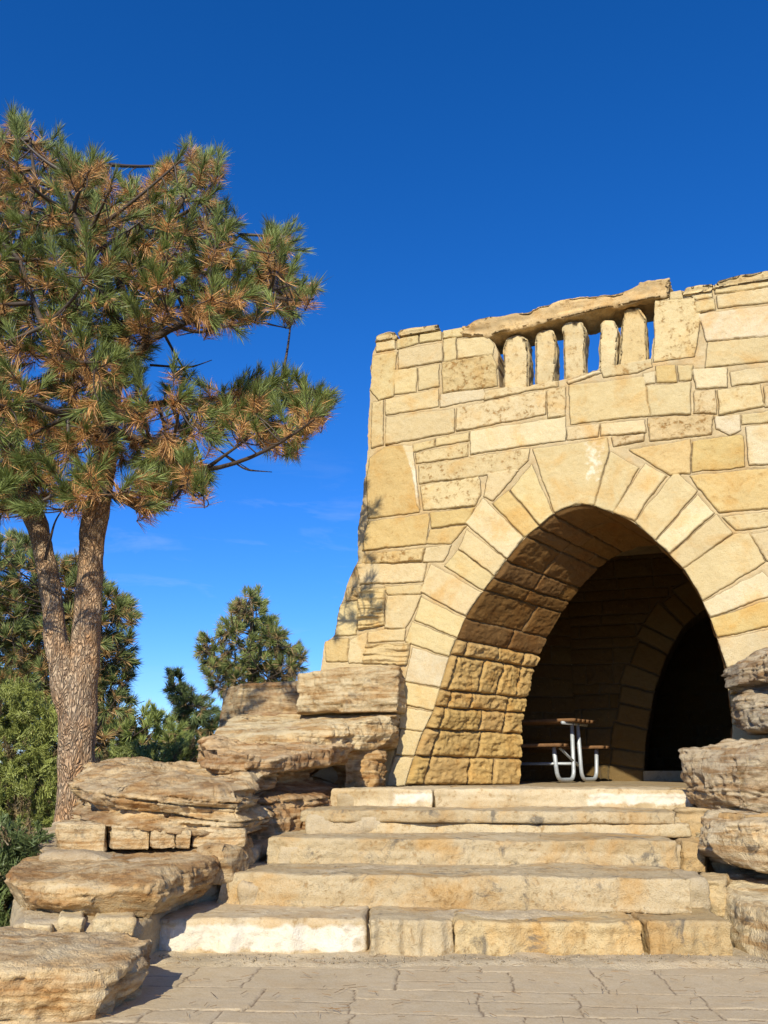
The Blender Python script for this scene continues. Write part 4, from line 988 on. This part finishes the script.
def trunk_mesh(name, pts, rad, parent, seg=28, seed=0, amp=.012):
    P = np.array(pts, float); s = np.r_[0, np.cumsum(np.linalg.norm(np.diff(P, axis=0), axis=1))]; n = max(8, int(s[-1] / .03))
    t = np.linspace(0, s[-1], n)
    C = np.stack([np.interp(t, s, P[:, k]) for k in range(3)], 1); rr = np.interp(t, s, rad)
    for _ in range(6): C[1:-1] = (C[:-2] + 2 * C[1:-1] + C[2:]) / 4; rr[1:-1] = (rr[:-2] + 2 * rr[1:-1] + rr[2:]) / 4
    V, q, tr = tube(None, C, 0, None, None, seg, rs=list(rr))
    nb = n * seg; ax = np.repeat(C, seg, 0); d = unit(V[:nb] - ax)
    e = fbm(V[:nb, 0], V[:nb, 1], V[:nb, 2] * .4, 9, 3, seed) * amp + np.floor(vnoise(V[:nb, 0] * 16, V[:nb, 1] * 16, V[:nb, 2] * 5, seed + 2) * 3) / 3 * amp * .6
    V[:nb] += d * e[:, None]
    return mesh_np(name, V, q, M_BARK, parent, tris=tr)
def in_poly(P, poly):
    d, _, _ = pdist(P[:, 0], P[:, 1], poly); return d
def sample_polys(polys, n, r, inset=14, holes=()):
    """n points per polygon (area weighted), blue-noise-ish, in picture rows of the trees' own vertical plane"""
    out = []
    for poly, cnt in polys:
        P = np.array(poly, float); lo, hi = P.min(0), P.max(0); got = []
        tries = 0
        while len(got) < cnt and tries < 200:
            c = r.uniform(lo, hi, (400, 2)); d = in_poly(c, poly); c = c[d > inset * r.uniform(.2, 1, 400)]
            for h in holes:
                if len(c): c = c[in_poly(c, h) < 0]
            got += list(c); tries += 1
        out += got[:cnt]
    return np.array(out)
def pine(root, name, polys, Y0, dY, trunkpts, r, L, tw, wid, N, green, brown, bfrac, limbs, inset=12, holes=(), twig=True, upb=.45):
    pts = sample_polys(polys, 0, r, inset, holes); T = len(pts)
    dep = r.normal(0, .55, T).clip(-1, 1) * dY
    C = np.array([atY(p[0], p[1], Y0 + d) for p, d in zip(pts, dep)])
    LP = np.concatenate([np.array([l[0] + (l[1] - l[0]) * t for t in np.linspace(0, 1, 8)]) for l in limbs])
    tk = np.array(trunkpts)
    sec, BT = hier(root, C, limbs, r, 12, .024 if T > 600 else .02, M_TWIG); LP = np.concatenate([LP] + [np.array([l[0], (l[0] + l[1]) / 2]) for l in sec])
    D = np.linalg.norm(C[:, None] - LP[None], axis=2); j = np.argmin(D + .15 * np.linalg.norm(LP - LP.mean(0), axis=1)[None] * 0, axis=1)
    B = LP[j]
    A = unit(unit(C - B) + .5 * unit(C - C.mean(0)) + np.array([0, 0, upb]) + r.normal(0, .28, (T, 3)))
    bf = bfrac + r.normal(0, .16, T) + .38 * fbm(C[:, 0], C[:, 1], C[:, 2], 1.3, 2, 3)
    V, q, tr, col = tufts(C, A, N, L, tw, wid, green, brown, bf, r)
    paths = []
    for c, b, a in zip(C, B, A):
        e = c - a * tw * .8; m = (b + e) / 2 + r.normal(0, .05, 3) - np.array([0, 0, .08 * np.linalg.norm(e - b)])
        tt = np.linspace(0, 1, 6)[:, None]; P = b * (1 - tt) ** 2 + 2 * m * tt * (1 - tt) + e * tt ** 2
        P = np.vstack([P, c + a * tw * .1]); paths.append((P, .010 * min(1, .5 + np.linalg.norm(c - b)), .005))
    V2, q2 = multi_tubes(paths)
    parts = [(V, q, col), (V2, q2, np.tile(np.array([.085, .062, .045]), (len(V2), 1))), (BT[0], BT[1], np.tile(np.array([.085, .062, .045]), (len(BT[0]), 1)))]
    o1 = len(V); o2 = o1 + len(V2)
    mesh_np('crown', np.concatenate([p[0] for p in parts]), np.concatenate([q, q2 + o1, BT[1] + o2]), M_NEED, root, np.concatenate([p[2] for p in parts]), tris=tr, smooth=False)
def hier(root, C, limbs, r, every=13, rad=.022, mat=None):
    """secondary branches: spread ends through the crown, each curving out of the nearest main limb"""
    K = max(3, len(C) // every); ids = [int(r.integers(len(C)))]; D = np.linalg.norm(C - C[ids[0]], axis=1)
    for _ in range(K - 1):
        k = int(np.argmax(D)); ids.append(k); D = np.minimum(D, np.linalg.norm(C - C[k], axis=1))
    LP = np.concatenate([np.array([l[0] + (l[1] - l[0]) * t for t in np.linspace(0, 1, 8)]) for l in limbs]); LPr = LP.copy()
    cen = LP.mean(0); out = []; paths = []
    for k in ids:
        e = C[k] - np.array([0, 0, .08]); base_pen = np.linalg.norm(LPr - e, axis=1) + .30 * np.linalg.norm(LPr - cen, axis=1); b = LPr[int(np.argmin(base_pen))]
        m = b * .45 + e * .55 + np.array([0, 0, -.10 * np.linalg.norm(e - b)]) + r.normal(0, .05, 3); tt = np.linspace(0, 1, 8)[:, None]
        P = b * (1 - tt) ** 2 + 2 * m * tt * (1 - tt) + e * tt ** 2; paths.append((P, rad, rad * .4))
        for a, c in zip(P[2:-1], P[3:]): out.append((a, c))
    return out, multi_tubes(paths, 6)
def limb_mesh(name, root, pts, r0, r1, seed): trunk_mesh(name, pts, list(np.linspace(r0, r1, len(pts))), root, 10, seed, .006)
YT = 8.5
rt = np.random.default_rng(11)
base = atY(77, 845, YT)
big = empty('ponderosa_pine', base, 'tall forked ponderosa pine with orange and green needle tufts, left of the shelter', 'tree')
def tpx(lst): return [atY(x, y, YT + d) for x, y, d in lst]
rp = lambda w: w * .88 / 907 * YT / 2
trunk_mesh('trunk', tpx([(72, 870, 0), (76, 810, 0), (76, 760, 0), (78, 720, 0), (80, 690, 0), (85, 650, 0), (89, 610, 0), (90, 570, 0), (93, 530, 0), (99, 500, 0), (106, 460, .05), (110, 420, .1), (118, 370, .1), (128, 320, .2), (140, 270, .2)]),
           [rp(52), rp(44), rp(41), rp(42), rp(40), rp(34), rp(32), rp(31), rp(31), rp(30), rp(26), rp(22), rp(17), rp(12), rp(6)], big, 40, 3)
trunk_mesh('trunk', tpx([(74, 735, -.02), (68, 700, -.03), (63, 670, -.04), (56, 640, -.05), (51, 600, -.05), (46, 565, -.05), (40, 535, -.05), (30, 505, 0), (18, 480, 0), (8, 440, .05), (2, 380, .1), (-6, 300, .1), (-4, 220, .1)]),
           [rp(30), rp(31), rp(30), rp(27), rp(25), rp(25), rp(25), rp(26), rp(24), rp(20), rp(16), rp(11), rp(5)], big, 34, 5)
limbs_px = [
 [(118, 380, .1), (150, 340, -.2), (190, 320, -.4), (240, 300, -.6), (290, 285, -.6)],
 [(112, 415, .1), (150, 405, .3), (200, 400, .4), (250, 398, .4), (310, 392, .4)],
 [(110, 430, .1), (140, 440, -.3), (170, 455, -.5), (205, 470, -.5)],
 [(140, 290, .2), (160, 250, 0), (180, 205, 0), (200, 165, 0)],
 [(128, 330, .1), (170, 300, .6), (210, 260, .8), (240, 235, .8)],
 [(125, 340, .1), (100, 290, -.7), (80, 230, -.9), (60, 170, -.8)],
 [(110, 400, .1), (70, 360, -.9), (40, 320, -1.1), (20, 260, -1.1)],
 [(105, 440, .1), (80, 420, -.8), (50, 410, -1.2), (30, 400, -1.3)],
 [(5, 400, .1), (-30, 330, -.4), (-50, 250, -.4)], [(0, 330, .1), (20, 250, -.3), (35, 180, -.3), (30, 140, -.3)],
 [(20, 485, 0), (-20, 470, -.5), (-60, 450, -.6)], [(130, 310, .2), (110, 260, .7), (95, 210, .9), (110, 165, .8)],
 [(100, 490, 0), (125, 500, -.3), (145, 515, -.4)], [(30, 505, 0), (10, 510, -.5), (-10, 505, -.7)], [(110, 430, 0), (90, 470, -.7), (70, 485, -.9)], [(225, 399, .4), (262, 422, .3), (300, 435, .2), (325, 420, .1)], [(310, 392, .4), (322, 398, .3), (332, 400, .3)], [(60, 640, -.05), (40, 590, -.3), (22, 575, -.4)]]
limbs = []
for i, l in enumerate(limbs_px):
    P = tpx(l)
    if i != 17:
        trunk_mesh('limb', P, list(np.linspace(.05, .016, len(P))), big, 10, 20 + i, .006).data.materials[0] = M_TWIG  # limbs take a darker bark, crown shade put into the colour
        for a, b in zip(P[:-1], P[1:]): limbs.append((a, b))
# bare dead twigs
dead = []
for x0, y0, x1, y1, x2, y2, d in ((185, 405, 215, 412, 240, 418, .3), (225, 455, 245, 470, 272, 472, .3), (150, 365, 190, 368, 212, 360, .1), (200, 400, 215, 395, 240, 423, .2), (60, 595, 40, 582, 18, 590, -.2), (180, 402, 215, 448, 250, 470, .35), (110, 480, 135, 505, 150, 512, -.2), (45, 560, 55, 520, 66, 505, -.3)):
    dead.append((np.array(tpx([(x0, y0, d), (x1, y1, d), (x2, y2, d)])), .016, .005))
for P, a, b in dead: trunk_mesh('dead_branch', P, [a, (a + b) / 2, b], big, 7, 3, .002).data.materials[0] = M_TWIG
MAIN = [(-90, 110), (0, 108), (28, 108), (42, 128), (72, 125), (80, 150), (110, 150), (120, 165), (150, 170), (160, 150), (185, 132), (205, 145), (228, 146), (232, 195), (245, 218), (262, 226), (288, 212), (304, 228), (306, 250), (322, 262), (318, 298), (300, 322), (268, 318), (250, 335), (215, 335), (180, 330), (160, 345), (152, 375), (160, 410), (150, 440), (160, 470), (140, 505), (105, 510), (92, 530), (62, 510), (30, 520), (-90, 540)]
BR = [(238, 375), (265, 362), (300, 372), (318, 385), (340, 380), (342, 410), (328, 432), (305, 442), (296, 466), (262, 452), (232, 440), (215, 425), (210, 400), (228, 392)]
MID = [(160, 425), (190, 440), (205, 455), (218, 478), (205, 500), (180, 490), (155, 525), (140, 510), (138, 470)]
SM = [(160, 360), (200, 355), (195, 390), (165, 388)]
HOLES = [[(20, 352), (50, 350), (48, 372), (24, 380)], [(105, 470), (130, 468), (125, 490), (108, 492)], [(150, 350), (215, 345), (205, 358), (160, 362)]]
pine(big, 'pine', [(MAIN, 1750), (BR, 135), (MID, 90), (SM, 5), ([(150, 385), (238, 378), (248, 430), (215, 448), (160, 430)], 42)], YT, 1.5, None, rt, .18, .24, .0050, 150, (.20, .245, .065), (.60, .33, .12), .34, limbs, 12, HOLES)

# small pines behind
def small_pine(px, pybase, pytop, Y, polys, cnt, label, seed, green=(.24, .28, .085), brown=(.36, .25, .11), bf=.22, L=.12, N=80, dY=.9, wid=.013, lean=0, name='pine_tree'):
    r = np.random.default_rng(seed); b = atY(px, pybase, Y)
    e = empty(name, b, label, 'tree', None)
    P = [atY(px + lean * t, pybase + (pytop - pybase) * t, Y) for t in np.linspace(0, 1, 7)]
    trunk_mesh('trunk', P, list(np.linspace(.15, .02, 7)), e, 10, seed, .006)
    limbs = [(P[i], P[i + 1]) for i in range(1, 6)]
    for k in range(14):
        t = r.uniform(.15, .92); a = np.array(P[0]) * (1 - t) + np.array(P[-1]) * t; an = r.uniform(0, 6.28); w = (1 - t) * .6 * dY + .15
        c = a + np.array([math.cos(an) * w, math.sin(an) * w, .35 * w]); limbs.append((a, c)); trunk_mesh('limb', [a, (a + c) / 2 - np.array([0, 0, .04]), c], [.025, .018, .008], e, 6, seed + k, .002)
    pine(e, 'p', [(p, int(cnt * w)) for p, w in polys], Y, dY, None, r, L, .13, wid, N, green, brown, bf, limbs, 5)
small_pine(252, 715, 592, 22, [([(250, 585), (262, 590), (272, 615), (290, 640), (308, 645), (306, 668), (290, 690), (255, 700), (215, 700), (196, 660), (198, 630), (212, 635), (222, 618), (232, 600)], 1)], 420, 'small dark pine standing alone between the big trunk and the shelter', 31, L=.26, dY=1.5)
small_pine(192, 760, 668, 21, [([(162, 672), (180, 668), (195, 690), (215, 690), (222, 720), (210, 745), (180, 735), (168, 700)], 1)], 130, 'dark leaning young pine just left of the brown block', 32, L=.25, lean=-14, green=(.14, .185, .07), bf=.12, dY=.6)
small_pine(100, 800, 560, 20, [([(60, 560), (85, 545), (110, 585), (122, 592), (138, 606), (132, 640), (138, 660), (125, 690), (138, 700), (125, 730), (105, 760), (70, 760)], 1), ([(-60, 540), (-10, 530), (20, 530), (60, 560), (60, 720), (10, 700), (-60, 710)], 1.7)], 480, 'broad green and brown pine behind the forked trunk', 33, L=.30, bf=.22, dY=2.0, green=(.20, .24, .075), brown=(.42, .26, .10))
small_pine(130, 790, 705, 19, [([(100, 735), (115, 722), (135, 715), (150, 698), (160, 712), (185, 722), (200, 752), (190, 770), (110, 775)], 1)], 230, 'low green pine bush right of the big trunk', 34, L=.22, bf=.12, green=(.27, .32, .09), dY=.8, name='pine_bush')
small_pine(-20, 760, 600, 24, [([(-90, 560), (0, 560), (40, 600), (50, 690), (30, 740), (-90, 740)], 1)], 420, 'distant dark pine at the far left edge behind the juniper', 35, L=.30, bf=.2, dY=2.2)

# juniper: dense sprays of scale leaves
def juniper(px, pyb, Y, poly, cnt, label, seed, green=(.13, .17, .05), dY=1.0, sz=.05, group=None):
    r = np.random.default_rng(seed); b = atY(px, pyb, Y); e = empty('juniper_bush', b, label, 'bush', group)
    cl = sample_polys([(poly, cnt)], 0, r, 6); T = len(cl)
    front = np.abs(r.normal(0, .6, T)).clip(0, 1.4)
    C = np.array([atY(p[0], p[1], Y - dY * .5 + f * dY) for p, f in zip(cl, front)])
    K = 120; A = unit(np.array([0, -.35, .8]) + r.normal(0, .6, (T, 3)))
    c = np.repeat(C, K, 0); a = np.repeat(A, K, 0); n = T * K
    sz = sz * .8; t = r.random(n); d = unit(a + r.normal(0, .45, (n, 3))); pos = c + a * ((t - .5) * sz * 4.2)[:, None] + r.normal(0, sz * .55, (n, 3)) * (1.15 - t)[:, None]
    side = unit(np.cross(d, r.normal(size=(n, 3)))) * sz * .11; ln = sz * r.uniform(.6, 1.3, n)
    V = np.stack([pos - side, pos + side, pos + d * ln[:, None] + side * .3, pos + d * ln[:, None] - side * .3], 1).reshape(-1, 3); i = np.arange(n) * 4
    q = np.stack([i, i + 1, i + 2, i + 3], 1)
    br = (r.random((T, 1)) < .13) ; cc = np.where(br, np.array([[.27, .20, .10]]), np.array([green])) * r.uniform(.75, 1.25, (T, 1)); col = np.repeat(np.repeat(cc, K, 0) * r.uniform(.75, 1.2, (n, 1)), 4, 0)
    mesh_np('foliage', V, q, M_NEED, e, col, smooth=False)
    P = [(np.array([b, (b + k) / 2 + np.array([0, 0, -.05]), k]), .02, .005) for k in C[:: max(1, T // 60)]]
    V, q = multi_tubes(P, 5); mesh_np('stems', V, q, M_BARK, e)
juniper(10, 880, 9.6, [(-120, 690), (-20, 690), (20, 680), (45, 685), (60, 710), (66, 740), (60, 830), (40, 850), (20, 880), (-30, 900), (-120, 900)], 2300, 'bright green juniper bush filling the left edge behind the rocks', 41, (.29, .32, .08), 1.3)
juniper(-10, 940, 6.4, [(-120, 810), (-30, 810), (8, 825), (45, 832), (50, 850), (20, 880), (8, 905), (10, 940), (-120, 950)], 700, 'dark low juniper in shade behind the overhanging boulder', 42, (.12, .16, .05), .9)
juniper(150, 790, 10.6, [(100, 750), (130, 742), (165, 745), (215, 738), (225, 760), (200, 775), (100, 780)], 200, 'low juniper peeping over the laminated ledge', 43, (.24, .28, .08), .7)
# scattered grass on the earth behind the rocks
r = np.random.default_rng(5); K = 9000
gx = r.uniform(-7, -1.6, K); gy = r.uniform(5.2, 16, K); gz = tz(gx, gy); b = np.stack([gx, gy, gz], 1)
d = unit(np.array([0, 0, 1.0]) + r.normal(0, .35, (K, 3))); sd = unit(np.cross(d, r.normal(size=(K, 3)))) * .004; ln = r.uniform(.06, .22, K)[:, None]
V = np.stack([b - sd, b + sd, b + d * ln], 1).reshape(-1, 3); i = np.arange(K) * 3
o = mesh_np('dry_grass', V, None, M_NEED, None, np.repeat(np.array([[.26, .24, .10]]) * r.uniform(.6, 1.3, (K, 1)), 3, 0), tris=np.stack([i, i + 1, i + 2], 1), smooth=False); tag(o, kind='stuff')
# gravel crumbs and pine litter on the mortar strip and treads
K = 420; bx_ = r.uniform(-1.6, 2.2, K); by_ = r.uniform(4.88, 5.08, K); V, Q = [], []
for i in range(K):
    s = r.uniform(.003, .010); c = np.array([bx_[i], by_[i], kz(bx_[i:i + 1], by_[i:i + 1])[0] + s * .3]); o8 = np.array([(1, 0, 0), (-1, 0, 0), (0, 1, 0), (0, -1, 0), (0, 0, .8), (0, 0, -.8)]) * s * r.uniform(.6, 1.3, (6, 1)); V.append(c + o8)
    Q += [[i * 6 + k for k in f] for f in ((0, 2, 4), (2, 1, 4), (1, 3, 4), (3, 0, 4), (2, 0, 5), (1, 2, 5), (3, 1, 5), (0, 3, 5))]
o = mesh_np('gravel', np.concatenate(V), None, M_MORT, None, np.repeat(np.array([[.45, .37, .25, .2]]) * r.uniform(.7, 1.2, (K, 1)), 6, 0), tris=np.array(Q), smooth=False); tag(o, kind='stuff')

# fallen pine needles on the paving and treads
K = 480; lx_ = r.uniform(-1.5, 2.4, K); ly_ = r.uniform(3.7, 7.6, K); zt_ = np.zeros(K)
front_y = [5.2, 5.66, 6.34, 7.02, 7.55]
for i_, fy in enumerate(front_y): zt_ = np.where(ly_ > fy, Z[i_ + 1], zt_)
okm = np.ones(K, bool)
for fy in front_y: okm &= ~((ly_ > fy - .14) & (ly_ < fy + .03))
lx_, ly_, zt_ = lx_[okm], ly_[okm], zt_[okm]; K = len(lx_)
hx_ = lx_ < -1.6 + .21 * (ly_ - 4); lx_, ly_, zt_ = lx_[~hx_], ly_[~hx_], zt_[~hx_]; K = len(lx_)
an = r.uniform(0, 6.28, K); b = np.stack([lx_, ly_, zt_ + .012], 1); d = np.stack([np.cos(an), np.sin(an), r.uniform(-.05, .08, K)], 1) * r.uniform(.03, .09, K)[:, None]
sd_ = np.stack([-np.sin(an), np.cos(an), 0 * an], 1) * .0011; up_ = np.array([0, 0, .0016])
V = np.stack([b - sd_, b + sd_, b + d + sd_, b + d - sd_, b + up_, b + d + up_], 1).reshape(-1, 3); i = np.arange(K) * 6
q = np.concatenate([np.stack([i, i + 1, i + 2, i + 3], 1), np.stack([i + 1, i + 4, i + 5, i + 2], 1), np.stack([i + 4, i, i + 3, i + 5], 1)])
o = mesh_np('pine_litter', V, q, M_NEED, None, np.repeat(np.array([[.30, .17, .07]]) * r.uniform(.5, 1.3, (K, 1)), 6, 0), smooth=False); tag(o, kind='stuff')

# ------------------------------------------------------------------ SKY, SUN
SUN_EL, SUN_AZ = R(31), R(14)                       # the sun stands behind and left of the camera
w = bpy.data.worlds.new('World'); S.world = w; w.use_nodes = True; nt = w.node_tree; nt.nodes.clear()
sk = nt.nodes.new('ShaderNodeTexSky'); sk.sky_type = 'NISHITA'; sk.sun_disc = False; sk.sun_elevation = SUN_EL
sd = Vector((-math.sin(SUN_AZ) * math.cos(SUN_EL), -math.cos(SUN_AZ) * math.cos(SUN_EL), math.sin(SUN_EL)))
sk.sun_rotation = math.atan2(sd.x, sd.y); sk.altitude = 1200; sk.air_density = 1.0; sk.dust_density = .45; sk.ozone_density = 4.0
hs = nt.nodes.new('ShaderNodeHueSaturation'); hs.inputs['Saturation'].default_value = 1.175; tint = mixc(nt, 1.0, sk.outputs[0], (.93, 1.05, 1.42), 'MULTIPLY'); nt.links.new(tint, hs.inputs['Color'])
tcw = nt.nodes.new('ShaderNodeTexCoord'); mp = nt.nodes.new('ShaderNodeMapping'); mp.inputs['Scale'].default_value = (3.5, 3.5, 14); mp.inputs['Rotation'].default_value = (0, .15, 0); nt.links.new(tcw.outputs['Generated'], mp.inputs[0])
cn = noise(nt, mp.outputs[0], 2.2, 7, .62, .4)
sp = nt.nodes.new('ShaderNodeSeparateXYZ'); nt.links.new(tcw.outputs['Generated'], sp.inputs[0])
mask = math_(nt, 'MULTIPLY', ramp(nt, cn, [(.56, 0), (.78, 1)]), ramp(nt, sp.outputs[2], [(.08, .2), (.16, 1), (.28, 1), (.36, 0)]))
mask = math_(nt, 'MULTIPLY', mask, .12)
skc = mixc(nt, mask, hs.outputs[0], (6.5, 7.0, 7.5))
bg = nt.nodes.new('ShaderNodeBackground'); bg.inputs['Strength'].default_value = .106; nt.links.new(skc, bg.inputs[0])
wo = nt.nodes.new('ShaderNodeOutputWorld'); nt.links.new(bg.outputs[0], wo.inputs[0])
ld = bpy.data.lights.new('sun', 'SUN'); ld.energy = 4.6; ld.angle = R(.53); ld.color = (1, .92, .75)
lo = bpy.data.objects.new('sun', ld); COL.objects.link(lo); lo.rotation_euler = sd.to_track_quat('Z', 'Y').to_euler(); lo.location = (-5, -8, 10)
S.view_settings.view_transform = 'Standard'; S.view_settings.look = 'None'; S.view_settings.gamma = 1; S.view_settings.exposure = .3; S.view_settings.use_curve_mapping = False
S.render.engine = 'CYCLES'; S.cycles.max_bounces = 6; S.cycles.diffuse_bounces = 4; S.cycles.use_denoising = True
S.cycles.transparent_max_bounces = 4
